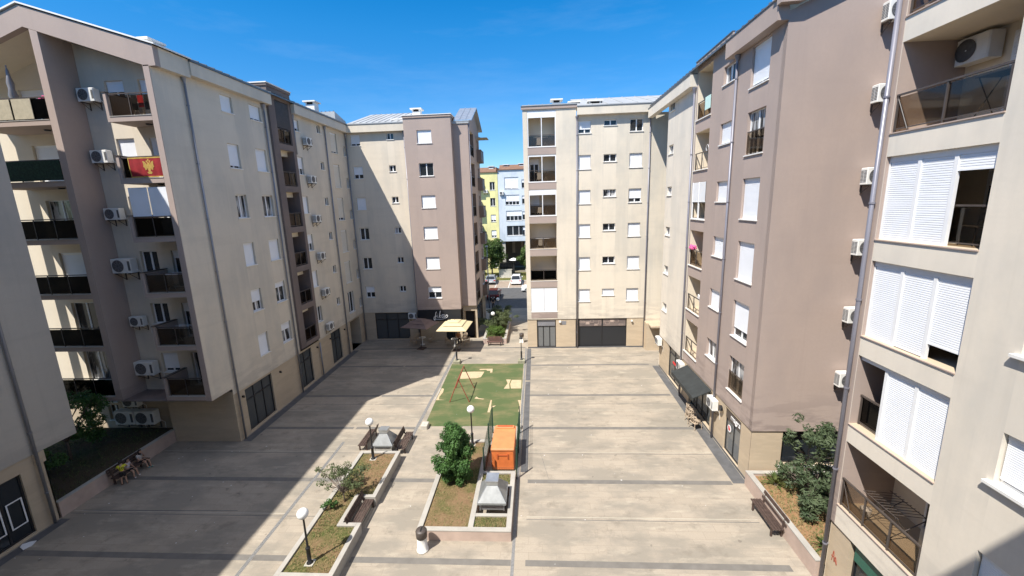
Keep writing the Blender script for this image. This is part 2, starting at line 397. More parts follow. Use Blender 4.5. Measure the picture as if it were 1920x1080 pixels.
def shutter_mb(w, h0, h1, y=.07, pitch=.052):
    # roller shutter curtain, x centred, from z h0 to h1, real slat profile
    mb = MB(); n = max(1, int(round((h1-h0)/pitch))); p = (h1-h0)/n; x = w/2
    for i in range(n):
        z = h0+i*p
        mb.face([(-x,y,z),(x,y,z),(x,y-.012,z+p*.18),(-x,y-.012,z+p*.18)])
        mb.face([(-x,y-.012,z+p*.18),(x,y-.012,z+p*.18),(x,y-.010,z+p*.80),(-x,y-.010,z+p*.80)])
        mb.face([(-x,y-.010,z+p*.80),(x,y-.010,z+p*.80),(x,y,z+p),(-x,y,z+p)])
    mb.box(-x, x, y-.016, y+.004, h0-.03, h0+.012)
    return mb
WC = {}
def window_meshes(w, h, s, mull, curtain, sillw, mat_sh):
    k = (round(w,2),round(h,2),round(s,2),mull,curtain,round(sillw,2),mat_sh)
    if k in WC: return WC[k]
    x = w/2; fr = MB(); t = .055
    fr.box(-x,-x+t,.10,.165,0,h); fr.box(x-t,x,.10,.165,0,h)
    fr.box(-x+t,x-t,.102,.165,0,t); fr.box(-x+t,x-t,.102,.165,h-t,h)
    for q in range(mull):
        c = -x + w*(q+1)/(mull+1); fr.box(c-.045,c+.045,.098,.165,t,h-t)
    if s > 0: fr.box(-x+.01,x-.01,.055,.16,h-.15,h-.004)
    pa = MB(); pa.box(-x+t,x-t,.13,.15,t,h-t)
    sh = None
    if s > 0.02: sh = shutter_mb(w-.05, h-.15-(h-.15)*s+.03, h-.15).mesh('shutter', M[mat_sh])
    si = None
    if sillw > 0:
        si = MB(); si.box(-x-.05,x+.05,-.11,-.052,-.045,.002); si.box(-x+.002,x-.002,-.052,.10,-.045,.002); si = si.mesh('sill', M['sill'])
    r = (fr.mesh('window', M['white']), pa.mesh('pane', M['glass_c'] if curtain else M['glass']), sh, si)
    WC[k] = r; return r
def window(f, a0, a1, z0, z1, s=0.0, mull=1, curtain=False, sill=.05, mat_sh='shutter', label=None):
    u = f.iv(a0,a1); w = u[1]-u[0]; fr, pa, sh, si = window_meshes(w, z1-z0, s, mull, curtain, sill, mat_sh)
    o = link('window', fr, f.b.root, f.loc((a0+a1)/2, z0, .05)-f.b.o, f.rz)
    link('pane', pa, o)
    if sh: link('shutter', sh, o)
    if si: link('sill', si, o)
    if label: o['label'] = label
    return o
def pipe(f, a, ztop, z0=0.05, r=.055, mat='pipe', d=-.10, hopper=True):
    mb = MB(); mb.smooth = True
    mb.tube((f.sg*a,d,z0),(f.sg*a,d,ztop-.35),r,r,10); mb.smooth = False
    z = z0+1.5
    while z < ztop-1: mb.tube((f.sg*a,d,z),(f.sg*a,d,z+.05),r*1.3,r*1.3,10); mb.box(f.sg*a-.015,f.sg*a+.015,d,-.001,z+.01,z+.04); z += 2.9
    if hopper:
        mb.lathe([(r,-.38),(r*1.1,-.30),(r*2.6,-.05),(r*2.6,0.0),(.001,0.0)],(f.sg*a,d,ztop),10)
    return f.part('downpipe', mb, M[mat])
def cornice(f, a0, a1, z0=20.45, z1=21.1, out=.42, mat='grey_cream', cap=True, name='cornice'):
    u0,u1 = f.iv(a0,a1); mb = MB(); mb.box(u0,u1,-out,.0-.003,z0,z1)
    o = f.part(name, mb, M[mat])
    if cap:
        e = MB(); e.box(u0-.01,u1+.01,-out-.035,.02,z1+.002,z1+.055); f.part('roof_edge', e, M['zinc_dk'])
    return o
def recess(f, a0, a1, z0, z1, dep, mats, slab=True, name='loggia'):
    # hollow room behind an opening: mats = (sides, back, floor, ceiling)
    u0,u1 = f.iv(a0,a1); mb = MB()
    mb.m=0; mb.face([(u0,0,z0),(u0,dep,z0),(u0,dep,z1),(u0,0,z1)]); mb.face([(u1,0,z0),(u1,0,z1),(u1,dep,z1),(u1,dep,z0)])
    mb.m=1; mb.face([(u0,dep,z0),(u1,dep,z0),(u1,dep,z1),(u0,dep,z1)])
    mb.m=2; mb.face([(u0,0,z0),(u1,0,z0),(u1,dep,z0),(u0,dep,z0)])
    mb.m=3; mb.face([(u0,0,z1),(u0,dep,z1),(u1,dep,z1),(u1,0,z1)])
    return f.part(name, mb, [M[m] for m in mats])
def sub(f, parent, name, mb, mats):   # sub-part in the facade frame, under a part placed at the facade origin
    return obj(name, mb, mats, parent)
def railing(f, parent, a0, a1, z0, h=1.0, d=.06, posts=3, glass='smoke', braces=True, mat='iron', thick=.022):
    u0,u1 = f.iv(a0,a1); mb = MB()
    mb.box(u0,u1,d-thick*1.3,d+thick*1.3,z0+h-.045,z0+h); mb.box(u0+.05,u1-.05,d-.012,d+.012,z0+.07,z0+.10)
    for i in range(posts):
        c = u0+.04+(u1-u0-.08)*i/(posts-1); mb.box(c-thick,c+thick,d-thick,d+thick,z0,z0+h-.045)
    if braces:
        for i in range(1 if braces=='first' else posts-1):
            c0 = u0+.04+(u1-u0-.08)*i/(posts-1)
            mb.tube((c0,d-.012,z0+h-.1),(c0+.42,d-.012,z0+.04),.013,.013,5)
    r = sub(f, parent, 'railing', mb, M[mat])
    if glass:
        g = MB(); g.box(u0+.05,u1-.05,d+.016,d+.024,z0+.11,z0+h-.08); sub(f, parent, 'glass_panel', g, M[glass])
    return r
def backdoor(f, parent, a0, a1, z0, z1, d, s=0.0, curtain=False, mull=1, frame='white'):
    # glazed door or window set on the back wall of a loggia
    u0,u1 = f.iv(a0,a1); w = u1-u0; c = (u0+u1)/2; fr = MB(); t=.06
    fr.box(u0,u0+t,d-.05,d-.004,z0,z1); fr.box(u1-t,u1,d-.05,d-.004,z0,z1); fr.box(u0+t,u1-t,d-.05,d-.004,z1-t,z1); fr.box(u0+t,u1-t,d-.05,d-.004,z0,z0+t)
    for q in range(mull):
        e = u0+w*(q+1)/(mull+1); fr.box(e-.045,e+.045,d-.052,d-.004,z0+t,z1-t)
    o = sub(f, parent, 'balcony_door', fr, M[frame])
    p = MB(); p.m=0; p.box(u0+t,u1-t,d-.03,d-.006,z0+t,z1-t)
    if s>0:
        p.m=1; q = shutter_mb(w-.1, z1-.06-(z1-z0-.12)*s, z1-.06, y=0); p.add([(x+c,y+d-.06,z) for x,y,z in q.v], q.f)
    p2 = obj('glazing', p, [M['glass_c'] if curtain else M['glass'], M['shutter']], parent); return o
def shopfront(f, a0, a1, z0, z1, cols=2, trans=.75, dep=.22, door=None, glass='glass', frame='black'):
    # black framed shop window filling a hole in the wall
    u0,u1 = f.iv(a0,a1); mb = MB(); t=.07; d0=dep-.07; d1=dep+.02
    mb.box(u0,u0+t,d0,d1,z0,z1); mb.box(u1-t,u1,d0,d1,z0,z1); mb.box(u0+t,u1-t,d0+.002,d1,z1-t,z1); mb.box(u0+t,u1-t,d0+.002,d1,z0,z0+t)
    zt = z0+(z1-z0)*trans
    mb.box(u0+t,u1-t,d0+.004,d1,zt-t/2,zt+t/2)
    for i in range(1,cols):
        c = u0+(u1-u0)*i/cols; mb.box(c-t/2,c+t/2,d0+.006,d1,z0+t,z1-t)
    o = f.part('shopfront', mb, M[frame])
    g = MB(); g.box(u0+t,u1-t,dep-.03,dep+.01,z0+t,z1-t); sub(f, o, 'shop_glass', g, M[glass])
    return o
FS = lambda k: 4.45+2.935*(k-1)       # window sill height of storey k
FT = lambda k: 5.63+2.935*(k-1)       # window head
FF = lambda k: 3.54+2.92*(k-1)        # storey floor

def shell_box(b, x0, x1, y0, y1, z0, z1, mat, skip=''):
    # plain outer walls of the sides the photograph does not face
    mb = MB()
    if 'W' not in skip: mb.face([(x0,y1,z0),(x0,y0,z0),(x0,y0,z1),(x0,y1,z1)])
    if 'E' not in skip: mb.face([(x1,y0,z0),(x1,y1,z0),(x1,y1,z1),(x1,y0,z1)])
    if 'S' not in skip: mb.face([(x0,y0,z0),(x1,y0,z0),(x1,y0,z1),(x0,y0,z1)])
    if 'N' not in skip: mb.face([(x1,y1,z0),(x0,y1,z0),(x0,y1,z1),(x1,y1,z1)])
    if 'T' not in skip: mb.face([(x0,y0,z1),(x1,y0,z1),(x1,y1,z1),(x0,y1,z1)])
    return b.add('outer_wall', mb, M[mat])
def roof_slope(b, axis, e, r, a0, a1, ze, zr, mat='zinc', seam=.55, name='roof'):
    # standing seam slope from the eave (coordinate e, height ze) to the ridge (r, zr); axis = direction the ridge runs
    mb = MB(); t=.10
    def P(s,a,z): return (s,a,z) if axis=='y' else (a,s,z)
    v=[P(e,a0,ze),P(e,a1,ze),P(r,a1,zr),P(r,a0,zr)]; v+= [(x,y,z+t) for x,y,z in v]
    mb.add(v,[(0,1,2,3),(7,6,5,4),(0,4,5,1),(1,5,6,2),(2,6,7,3),(3,7,4,0)])
    n=int((a1-a0)/seam)
    for i in range(1,n):
        a=a0+(a1-a0)*i/n; w=.02
        q=[P(e,a-w,ze+t-.01),P(e,a+w,ze+t-.01),P(r,a+w,zr+t-.01),P(r,a-w,zr+t-.01)]; q+=[(x,y,z+.06) for x,y,z in q]
        mb.add(q,[(7,6,5,4),(0,4,5,1),(1,5,6,2),(2,6,7,3),(3,7,4,0)])
    return b.add(name, mb, M[mat])
def chimney(b, roof, x, y, z, w=.7, d=.7, h=.9, loc=None):
    mb = MB(); mb.box(x-w/2,x+w/2,y-d/2,y+d/2,z,z+h)
    for sx in (-1,1):
        mb.box(x+sx*(w/2-.06)-.05,x+sx*(w/2-.06)+.05,y-d/2,y+d/2,z+h,z+h+.2)
    mb.box(x-w/2-.16,x+w/2+.16,y-d/2-.16,y+d/2+.16,z+h+.2,z+h+.3)
    v = MB(); v.box(x-w/2+.12,x+w/2-.12,y-d/2+.05,y+d/2-.05,z+h+.001,z+h+.19)
    c = obj('chimney', mb, M['sill'], roof, (0,0,0)); c['_v']=1
    del c['_v']
    obj('vent_opening', v, M['dark'], roof)
    return c
# ================================================================== LEFT WING (long beige side wall, gabled balcony front)
XL = -17.9
b = Bld('apartment_building', 'long beige left wing with brown gabled balcony front and narrow brown loggia strip', -21, 31)
lw = b
f = Fac(b,'E',XL)
holes = []; wins = []
shA = {6:1.0,5:.88,4:0,3:1.0,2:.52,1:1.0}; shB = {6:.86,5:1.0,4:0,3:1.0,2:.18,1:.30}
shC = {6:.68,5:.62,4:1.0,3:.5,2:1.0,1:.0}; shE = {6:.92,5:1.0,4:.88,3:1.0,2:1.0,1:0}
for k in range(1,7):
    zs, zt = FS(k)-.12, FT(k)+.10
    if k==6: zs, zt = 19.24, 20.16
    wins.append((24.53,25.50,zs,zt,shA[k],1,k in (4,2),.05,'shutter'))
    wins.append((27.0,28.12,zs,zt,shB[k],1,k in (4,1),.05,'shutter'))
    wins.append((31.85,32.62,zs+.1,zt,shC[k],1,False,.05,'shutter'))
    wins.append((35.28,35.9,FT(k)-.60,FT(k)+.05,0,1,False,.05,'shutter'))
    wins.append((37.55,38.75,FT(k)-1.98 if k<6 else 18.4,FT(k)+.06 if k<6 else 20.16,shE[k],1,False,.05,'shutter_c'))
    wins.append((39.95,40.45,FF(k)+.2,FF(k)+1.1,0,0,False,.05,'shutter'))
holes = [w[:4] for w in wins]
strip = (28.85,31.55)
for a0,a1 in ((20.18,strip[0]),(strip[1],40.6)):
    mb = MB(); wall_sheet(mb, f, a0, a1, 3.0 if a0>25 else 3.4, 20.46, [h for h in holes if a0<=h[0]<a1])
    if a0<25: wall_sheet(mb, f, 21.72, strip[0]+.0, 3.0, 3.4, [])
    f.part('wall', mb, M['beige'])
for w in wins: window(f, *w[:5], mull=w[5], curtain=w[6], sill=w[7], mat_sh=w[8])
# underside of the overhang towards the garden
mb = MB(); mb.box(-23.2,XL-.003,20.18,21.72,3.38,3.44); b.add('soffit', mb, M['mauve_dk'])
# ground floor
gf = [(22.7,25.3,.12,2.86,.25),(28.45,30.35,.12,2.88,.25),(33.6,35.4,.12,2.95,.25),(37.4,39.6,0.0,2.86,2.6)]
mb = MB(); wall_sheet(mb, f, 21.72, 40.6, 0, 3.0, gf, d0=.04)
mb.face([(39.6,2.64,0),(37.4,2.64,0),(37.4,2.64,2.86),(39.6,2.64,2.86)][::-1])
f.part('ground_floor_wall', mb, M['tan'])
for a0,a1,z0,z1,_ in gf[:3]: shopfront(f, a0,a1,z0,z1, cols=3 if a1-a0>2 else 2, trans=.72, dep=.2, glass='shopglass')
for a in (22.45,26.2,31.2,36.1,33.4):
    l = MB(); l.box(a-.05,a+.05,-.06,.038,2.5,2.62); l.box(a-.04,a+.04,-.09,-.06,2.48,2.58); f.part('wall_lamp', l, M['black'])
cornice(f, 22.2, strip[0], mat='beige'); cornice(f, strip[1], 41.05-.42, mat='beige')
cornice(f, 20.453, 22.2, 20.325, 21.2, .338, cap=False, mat='beige')
for a in (22.0,28.36,36.5): pipe(f, a, 20.40)
pipe(f, 31.72, 20.40, 17.6); pipe(f, 31.5, 3.2, hopper=False)
pipe(f, 40.45, 20.40)
# brown loggia strip, proud of the wall
s0,s1 = strip; d = -.16; mb = MB()
op = [(29.55,31.2)]
oz = [(FF(k)+.0, FF(k)+2.5) for k in range(1,7)]; oz[5] = (18.14, 21.0)
hl = [(29.55,31.2,z0,z1,0) for z0,z1 in oz]
wall_sheet(mb, f, s0, s1, 3.22, 21.70, hl, d0=d)
for z0,z1 in oz:
    for a in (29.55,31.2): mb.face([(a,d,z0),(a,.0,z0),(a,.0,z1),(a,d,z1)] if a<30 else [(a,d,z0),(a,d,z1),(a,0,z1),(a,0,z0)])
    mb.face([(29.55,d,z0),(31.2,d,z0),(31.2,0,z0),(29.55,0,z0)]); mb.face([(29.55,d,z1),(29.55,0,z1),(31.2,0,z1),(31.2,d,z1)])
mb.face([(s0,d,3.22),(s0,d,21.7),(s0,.5,21.7),(s0,.5,3.22)][::-1]); mb.face([(s1,d,3.22),(s1,.5,3.22),(s1,.5,21.7),(s1,d,21.7)][::-1])
mb.face([(s0,d,3.22),(s0,.0,3.22),(s1,.0,3.22),(s1,d,3.22)])
mb.box(s0-.06,s1+.06,d-.06,3.2,21.70,21.86)
f.part('loggia_tower', mb, M['mauve_dk'])
cp = MB(); cp.box(s0-.1,s1+.1,d-.1,3.25,21.862,21.93); f.part('roof_edge', cp, M['sill'])
for k,(z0,z1) in enumerate(oz,1):
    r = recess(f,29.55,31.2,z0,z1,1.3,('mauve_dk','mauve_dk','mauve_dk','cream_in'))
    railing(f, r, 29.57,31.18, z0, 1.02, d=-.08, posts=3, glass='smoke', braces=False)
    bm_ = MB(); bm_.box(29.552,31.198,.35,.6,z1-.36,z1-.002); sub(f, r, 'beam', bm_, M['cream_in'])
    backdoor(f, r, 29.8,30.9, z0+.02, z0+2.1, 1.3)
    if k==6:
        t = MB()
        for i in range(26):
            a = 29.57+1.61*i/26; t.box(a,a+.05,-.145-.012*(i%2),-.13,19.2,20.95)
        sub(f, r, 'bamboo_blind', t, M['iron'])
        t = MB(); t.box(29.6,30.05,.0,.03,18.5,19.15); t.box(30.3,30.8,-.02,.02,18.62,19.12); t.box(30.9,31.1,.02,.06,18.4,19.1); sub(f, r, 'hanging_laundry', t, M['laundry'])
# roof
rw = roof_slope(b,'y',-17.42,-23.7,22.2,46.0,21.12,23.15,'zinc_dk'); roof_slope(b,'y',-29.9,-23.7,22.2,46.0,21.12,23.15,'zinc_dk')
for (x,y,z,h) in ((-19.3,21.9,21.45,.30),(-18.9,37.0,21.6,.62),(-19.6,31.0,21.9,.1)):
    chimney(b, rw, x, y, z, .75, .75, h)
t = MB(); t.extr([(39.6,21.3),(41.8,21.3),(41.8,21.75),(39.6,22.25)],'x',-20.2,-18.2)
for i in range(6): t.extr([(39.62,22.20),(41.85,21.70),(41.85,21.80),(39.55,22.32)],'x',-20.2+.38*i,-20.16+.38*i)
b.add('roof_dormer', t, M['zinc'])
shell_box(b,-29.5,XL-.02,22.6,46,0,21.0,'beige','ETS')
mb = MB(); mb.face([(XL-.03,40.9,0),(XL-.03,46,0),(XL-.03,46,21),(XL-.03,40.9,21)]); b.add('outer_wall', mb, M['beige'])
# ---------------- gabled front facing the camera
YF=20.15
g = MB()
outer=[(-17.56,20.32),(-17.56,21.2),(-23.7,23.2),(-29.84,21.2),(-29.84,20.32)]
inner=[(-29.2,20.32),(-29.2,20.40),(-23.7,22.28),(-18.18,20.38),(-18.18,20.32)]
for q in range(4):
    o1,o2=outer[q],outer[q+1]; i1,i2=inner[4-q],inner[3-q]
    g.extr([i1,o1,o2,i2][::-1],'y',YF,YF+.30)
b.add('gable_frame', g, M['mauve'])
g = MB()
for sgn in (1,-1):
    xs = [(-23.7,23.26),(-23.7+sgn*6.3,21.20),(-23.7+sgn*6.3,21.27),(-23.7,23.33)]
    g.extr(xs if sgn<0 else xs[::-1],'y',YF-.07,22.25)
b.add('roof_edge', g, M['sill'])  # white colour stands in for sunlight on the zinc edge
g = MB()   # sloped ceiling under the gable
g.face([(-23.7,YF+.3,22.30),(-18.1,YF+.3,20.40),(-18.1,23,20.40),(-23.7,23,22.30)]); g.face([(-23.7,YF+.3,22.30),(-23.7,23,22.30),(-29.3,23,20.40),(-29.3,YF+.3,20.40)])
b.add('loggia_ceiling', g, M['cream_in'])
g = MB(); g.box(-18.2,XL-.002,YF,YF+.028,3.4,20.37); g.box(-18.2,-17.96,YF+.028,21.68,3.44,20.4); b.add('corner_column', g, M['mauve'])
g = MB(); g.extr([(-23.42,3.45),(-23.04,3.45),(-23.04,22.04),(-23.42,22.17)],'y',YF+.001,22.6); b.add('fin_wall', g, M['mauve'])
fs = Fac(b,'S',21.62); wn=[]
for k in range(1,7):
    zs = FS(k)+.06; zt = FT(k)+.06
    if k==6: zs,zt = 19.25,20.22
    wn.append((-21.75,-20.75,zs,zt,{6:.45,5:.9,4:.8,3:0,2:0,1:.8}[k],1,False))
    wn.append((-19.95,-18.95,FF(k)+.2,zt,{6:.9,5:1.0,4:1.0,3:.15,2:.2,1:0}[k],1,k<4))
mb = MB(); wall_sheet(mb, fs, -23.03, -18.19, 3.2, 20.38, [w[:4] for w in wn])
mb.extr([(-18.19,20.38),(-18.19,20.42),(-23.03,22.05),(-23.03,20.38)],'y',0,.2)
fs.part('front_wall', mb, M['beige'])
for w in wn: window(fs, *w[:5], mull=w[5], curtain=w[6])
mb = MB(); mb.box(-22.06,-17.93,21.72,22.0,0,3.21); b.add('ground_floor_wall', mb, M['tan'])
LFL = lambda k: 3.70+2.90*(k-1)
for k in range(1,7):
    z = LFL(k); y1 = 21.61
    mb = MB(); mb.box(-20.47,-18.21,YF+.003,y1,z-.26,z-.03); mb.box(-20.47,-20.33,YF+.003,y1,z-.03,z+1.06)
    o = b.add('balcony', mb, M['mauve'], rz=0)
    def sb(name, m, mt): return obj(name, m, mt, o)
    q = MB(); q.box(-20.328,-18.205,YF-.02,y1,z-.028,z+.0); sb('floor_slab', q, M['stonecap'])
    q = MB(); q.box(-20.50,-20.30,YF-.03,y1,z+1.062,z+1.10); sb('parapet_cap', q, M['iron'])
    q = MB(); q.box(-20.30,-18.21,YF+.06,YF+.11,z+.98,z+1.03)
    for a in (-20.25,-19.27,-18.26): q.box(a-.02,a+.02,YF+.065,YF+.105,z,z+.98)
    sb('railing', q, M['iron'])
    q = MB(); q.box(-20.22,-18.29,YF+.08,YF+.09,z+.05,z+.94); sb('glass_panel', q, M['smoke'] if k in(6,3,2,1) else M['smoke_dk'])
    q = MB(); q.lathe([(.001,-.06),(.13,-.06),(.15,0)],(-19.1,20.9,z-.262),12); sb('ceiling_lamp', q, M['black'])
    if k==4:
        q = MB(); s_ = shutter_mb(1.0,z+1.05,z+2.45,y=0)
        for c in (-19.8,-18.75): q.add([(x+c,y+YF+.12,zz) for x,y,zz in s_.v], s_.f)
        sb('screen_shutter', q, M['shutter'])
    # left bay
    mb = MB(); mb.box(-28.05,-23.43,YF+.003,22.28,z-.26,z-.03)
    o = b.add('balcony', mb, M['mauve'])
    q = MB(); q.box(-28.05,-23.43,YF-.02,22.28,z-.028,z); sb('floor_slab', q, M['stonecap'])
    q = MB(); q.box(-28.05,-23.43,YF+.06,YF+.11,z+1.0,z+1.05)
    for i in range(5): a=-28.0+i*1.13; q.box(a-.02,a+.02,YF+.065,YF+.105,z,z+1.0)
    sb('railing', q, M['iron'])
    q = MB(); q.box(-28.0,-23.48,YF+.08,YF+.09,z+.05,z+.96); sb('glass_panel', q, M['smoke_dk'])
    q = MB(); q.lathe([(.001,-.06),(.13,-.06),(.15,0)],(-24.9,21.2,z-.262),12); sb('ceiling_lamp', q, M['black'])
    if k==5:
        q = MB(); q.box(-28.0,-23.5,YF+.03,YF+.055,z+.05,z+1.0)
        sb('green_screen', q, M['green_c'])
    if k==6:
        q = MB()
        for a in (-27.5,-26.35,-25.25): q.box(a,a+1.0,YF+.03,YF+.055,z+.06,z+.98)
        sb('canvas_screen', q, M['beige_c'])
fb = Fac(b,'S',22.3); wn=[]
for k in range(1,7):
    zt = FT(k)+.02; wn.append((-27.35,-25.75,FF(k)+.2,zt if k<6 else 20.2,{6:.12,5:1.0,4:0,3:1.0,2:0,1:0}[k],1,k in(1,4)))
mb = MB(); wall_sheet(mb, fb, -29.3,-23.41,3.2,20.4,[w[:4] for w in wn])
mb.extr([(-29.3,20.4),(-23.41,20.4),(-23.41,22.15),(-23.7,22.3)],'y',0,.2)
fb.part('front_wall', mb, M['cream_in'])
for w in wn: window(fb, *w[:5], mull=w[5], curtain=w[6])
g = MB(); g.box(-29.6,-29.25,YF+.31,YF+.6,0,20.4); b.add('side_column', g, M['mauve'])
# recessed ground floor wall behind the garden
f0 = Fac(b,'S',22.3); mb = MB(); wall_sheet(mb, f0, -29.3,-22.061,0,3.2,[(-26.6,-25.9,1.1,2.1),(-26.6,-25.9,2.3,2.7)]); mb.box(-22.061,-22.04,-.3,.0,0,3.2)
f0.part('ground_floor_wall', mb, M['tan'])
window(f0,-26.6,-25.9,1.1,2.1,0); window(f0,-26.6,-25.9,2.3,2.7,0,mull=0)

# ================================================================== NEAR LEFT BUILDING
b = Bld('apartment_building', 'nearest beige building at the left edge with an overhanging upper wall and grey downpipe', -26, 8)
f = Fac(b,'E',-22.0)
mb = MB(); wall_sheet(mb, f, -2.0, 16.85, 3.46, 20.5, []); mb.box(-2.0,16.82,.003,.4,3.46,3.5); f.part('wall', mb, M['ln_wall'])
gh = [(12.95,14.55,.1,2.9,.25),(8,11.5,.1,2.9,.25)]
mb = MB(); wall_sheet(mb, f, -2, 15.44, 0, 3.46, gh, d0=.05); mb.box(15.40,15.44,.05,9,0,3.46)
mb.box(15.05,15.44,-.06,.05,2.95,3.46)
f.part('ground_floor_wall', mb, M['tan'])
for h in gh: shopfront(f,h[0],h[1],h[2],h[3],cols=2,trans=.99,dep=.2)
q = MB()
for (a0,a1) in ((13.08,13.68),(13.86,14.42)):
    for bx in ((a0,a0+.05,.7,1.9),(a1-.05,a1,.7,1.9),(a0+.05,a1-.05,.7,.75),(a0+.05,a1-.05,1.85,1.9)): q.box(bx[0],bx[1],.115,.128,bx[2],bx[3])
f.part('door_trim', q, M['white'])
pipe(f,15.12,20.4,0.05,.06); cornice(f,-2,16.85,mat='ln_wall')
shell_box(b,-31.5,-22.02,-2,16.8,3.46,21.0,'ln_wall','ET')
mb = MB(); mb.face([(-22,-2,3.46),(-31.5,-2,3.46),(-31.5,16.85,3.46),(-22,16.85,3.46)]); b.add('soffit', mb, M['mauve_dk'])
mb = MB(); mb.extr([(-31.5,21.0),(-22.02,21.0),(-26.75,22.6)],'y',-1.9,16.8); b.add('gable', mb, M['mauve'])
roof_slope(b,'y',-21.55,-26.75,-2.0,17.1,21.14,22.75,'zinc_dk'); roof_slope(b,'y',-31.95,-26.75,-2.0,17.1,21.14,22.75,'zinc_dk')
# ================================================================== BACK LEFT BLOCK (beige wall, brown tower, passage side)
b = Bld('apartment_building', 'beige block at the back left with a square brown tower and a cafe below it', -12, 45)
YB_ = 40.6
f = Fac(b,'S',YB_); wn=[]
sh = {6:.78,5:.62,4:1.0,3:0,2:0,1:.48}
for k in range(1,7):
    zs,zt = FS(k)+.08, FT(k)+.06
    if k==6: zs,zt=19.3,20.32
    wn.append((-17.42,-16.5,zs,zt,sh[k],1,False)); wn.append((-13.9,-13.25,FT(k)-.55,FT(k)+.05,0,1,k==3))
mb = MB(); wall_sheet(mb,f,XL,-12.0,2.93,20.46,[w[:4] for w in wn]); f.part('wall', mb, M['beige'])
for w in wn: window(f,*w[:5],mull=w[5],curtain=w[6])
gh=[(-16.75,-13.2,.08,2.86,.25)]
mb = MB(); wall_sheet(mb,f,-17.84,-11.9,0,2.93,gh,d0=.04); f.part('ground_floor_wall', mb, M['tan'])
shopfront(f,-16.75,-13.2,.08,2.86,cols=3,trans=.74,dep=.2,glass='shopglass')
cornice(f,-17.48,-12.05,20.45,21.1,.42,'beige')
pipe(f,-12.2,20.4,mat='pipe_lilac',d=-.09)
rf = roof_slope(b,'x',YB_-.45,46.5,XL+.5,-12.0,21.14,23.15)
chimney(b,rf,-12.9,41.6,20.9,1.0,.6,.5)
# tower
t = Fac(b,'S',39.85); wn=[]
st = {6:.95,5:0,4:1,3:1,2:1,1:.42}
for k in range(1,7): wn.append((-10.8,-9.45,FS(k)+.06,FT(k)+.06 if k<6 else 20.35,st[k],1,False))
mb = MB(); wall_sheet(mb,t,-12.0,-7.6,3.34,21.62,[w[:4] for w in wn])
mb.face([(-7.6,0,3.34),(-7.6,.75,3.34),(-7.6,.75,21.62),(-7.6,0,21.62)]); mb.face([(-12,0,3.34),(-12,0,21.62),(-12,.75,21.62),(-12,.75,3.34)])
mb.face([(-12,0,3.34),(-12,.9,3.34),(-7.6,.9,3.34),(-7.6,0,3.34)])
mb.box(-12.05,-7.55,-.07,4,21.43,21.62)
t.part('tower', mb, M['mauve'])
for w in wn: window(t,*w[:5],mull=w[5],sill=.05)
q = MB(); q.box(-12.1,-7.5,39.73,43.9,21.622,21.68); rf2 = b.add('flat_roof', q, M['sill'])
chimney(b,rf2,-11.05,41.5,21.68,.75,.75,.55)
# cafe front under the tower
mb = MB(); wall_sheet(mb,t,-12.0,-7.65,0,2.15,[(-9.3,-7.9,.05,2.15,.2)],d0=.3); t.part('ground_floor_wall', mb, M['tan'])
shopfront(t,-9.3,-7.9,.05,2.15,cols=2,trans=.99,dep=.42)
s = MB(); s.box(-11.97,-7.66,-.03,.29,2.16,3.32); sg = t.part('signboard', s, M['signd'])
def stroke(mb, pts, r=.03, y=-.06):
    # pen stroke of a hand-lettered word: smoothed ribbon with thickness
    P=[Vector((x,y,z)) for x,z in pts]; Q=[]
    for i in range(len(P)-1):
        p0=P[max(i-1,0)];p1=P[i];p2=P[i+1];p3=P[min(i+2,len(P)-1)]
        for j in range(6):
            u=j/6; Q.append(.5*((2*p1)+(-p0+p2)*u+(2*p0-5*p1+4*p2-p3)*u*u+(-p0+3*p1-3*p2+p3)*u**3))
    Q.append(P[-1]); mb.path(Q,r,6)
s = MB(); ox,oz = -10.42,2.26
for pts,r in (([(.36,.83),(.28,.80),(.22,.55),(.16,.15),(.10,-.02),(.03,.18),(.12,.36),(.34,.42)],.032),
              ([(.40,.50),(.36,.32),(.42,.28)],.022),([(.42,.62),(.425,.64)],.03),
              ([(.72,.95),(.66,.70),(.55,.24)],.036),([(.78,.52),(.62,.42),(.76,.24)],.026),
              ([(1.04,.54),(.93,.55),(.85,.42),(.88,.28),(.97,.28),(1.05,.42),(1.09,.56),(1.06,.34),(1.12,.27),(1.22,.40)],.03),
              ([(1.22,.42),(1.36,.52),(1.45,.42),(1.30,.24),(1.0,.12),(.6,.08),(.22,.10)],.024)):
    stroke(s,[(ox+x,oz+z) for x,z in pts],r*1.2)
s.smooth=True
obj('lettering', s, M['lett'], sg)
# recessed brown part and passage side
r_ = Fac(b,'S',40.6); mb = MB(); wall_sheet(mb,r_,-7.6,-6.15,3.5,20.95,[]); r_.part('wall', mb, M['mauve'])
q = MB(); q.box(-7.6,-6.05,-.08,.1,20.9,21.06); q.box(-7.6,-6.02,-.1,.12,21.062,21.12); r_.part('roof_edge', q, M['zinc'])
mb = MB(); wall_sheet(mb,r_,-7.62,-6.15,0,3.5,[(-7.45,-6.35,0,2.9,.6)],d0=.25); r_.part('ground_floor_wall', mb, M['tan'])
q = MB(); q.box(-7.45,-6.35,.84,.9,0,2.9); r_.part('shop_door', q, M['dark'])
e = Fac(b,'E',-6.15); he=[]
for k in range(1,7): he.append((41.3,43.9,FF(k)+.02,FF(k)+2.3,0))
mb = MB(); wall_sheet(mb,e,40.6,48.2,3.5,21.0,he+[(46.4,47.5,FF(k)+1.0,FF(k)+2.1) for k in range(1,7)]); e.part('wall', mb, M['mauve'])
mb=MB(); mb.extr([(40.6,21.0),(48.2,21.0),(48.2,21.4),(44.5,22.85),(40.6,21.05)],'x',-6.35,-6.16); b.add('gable',mb,M['mauve'])
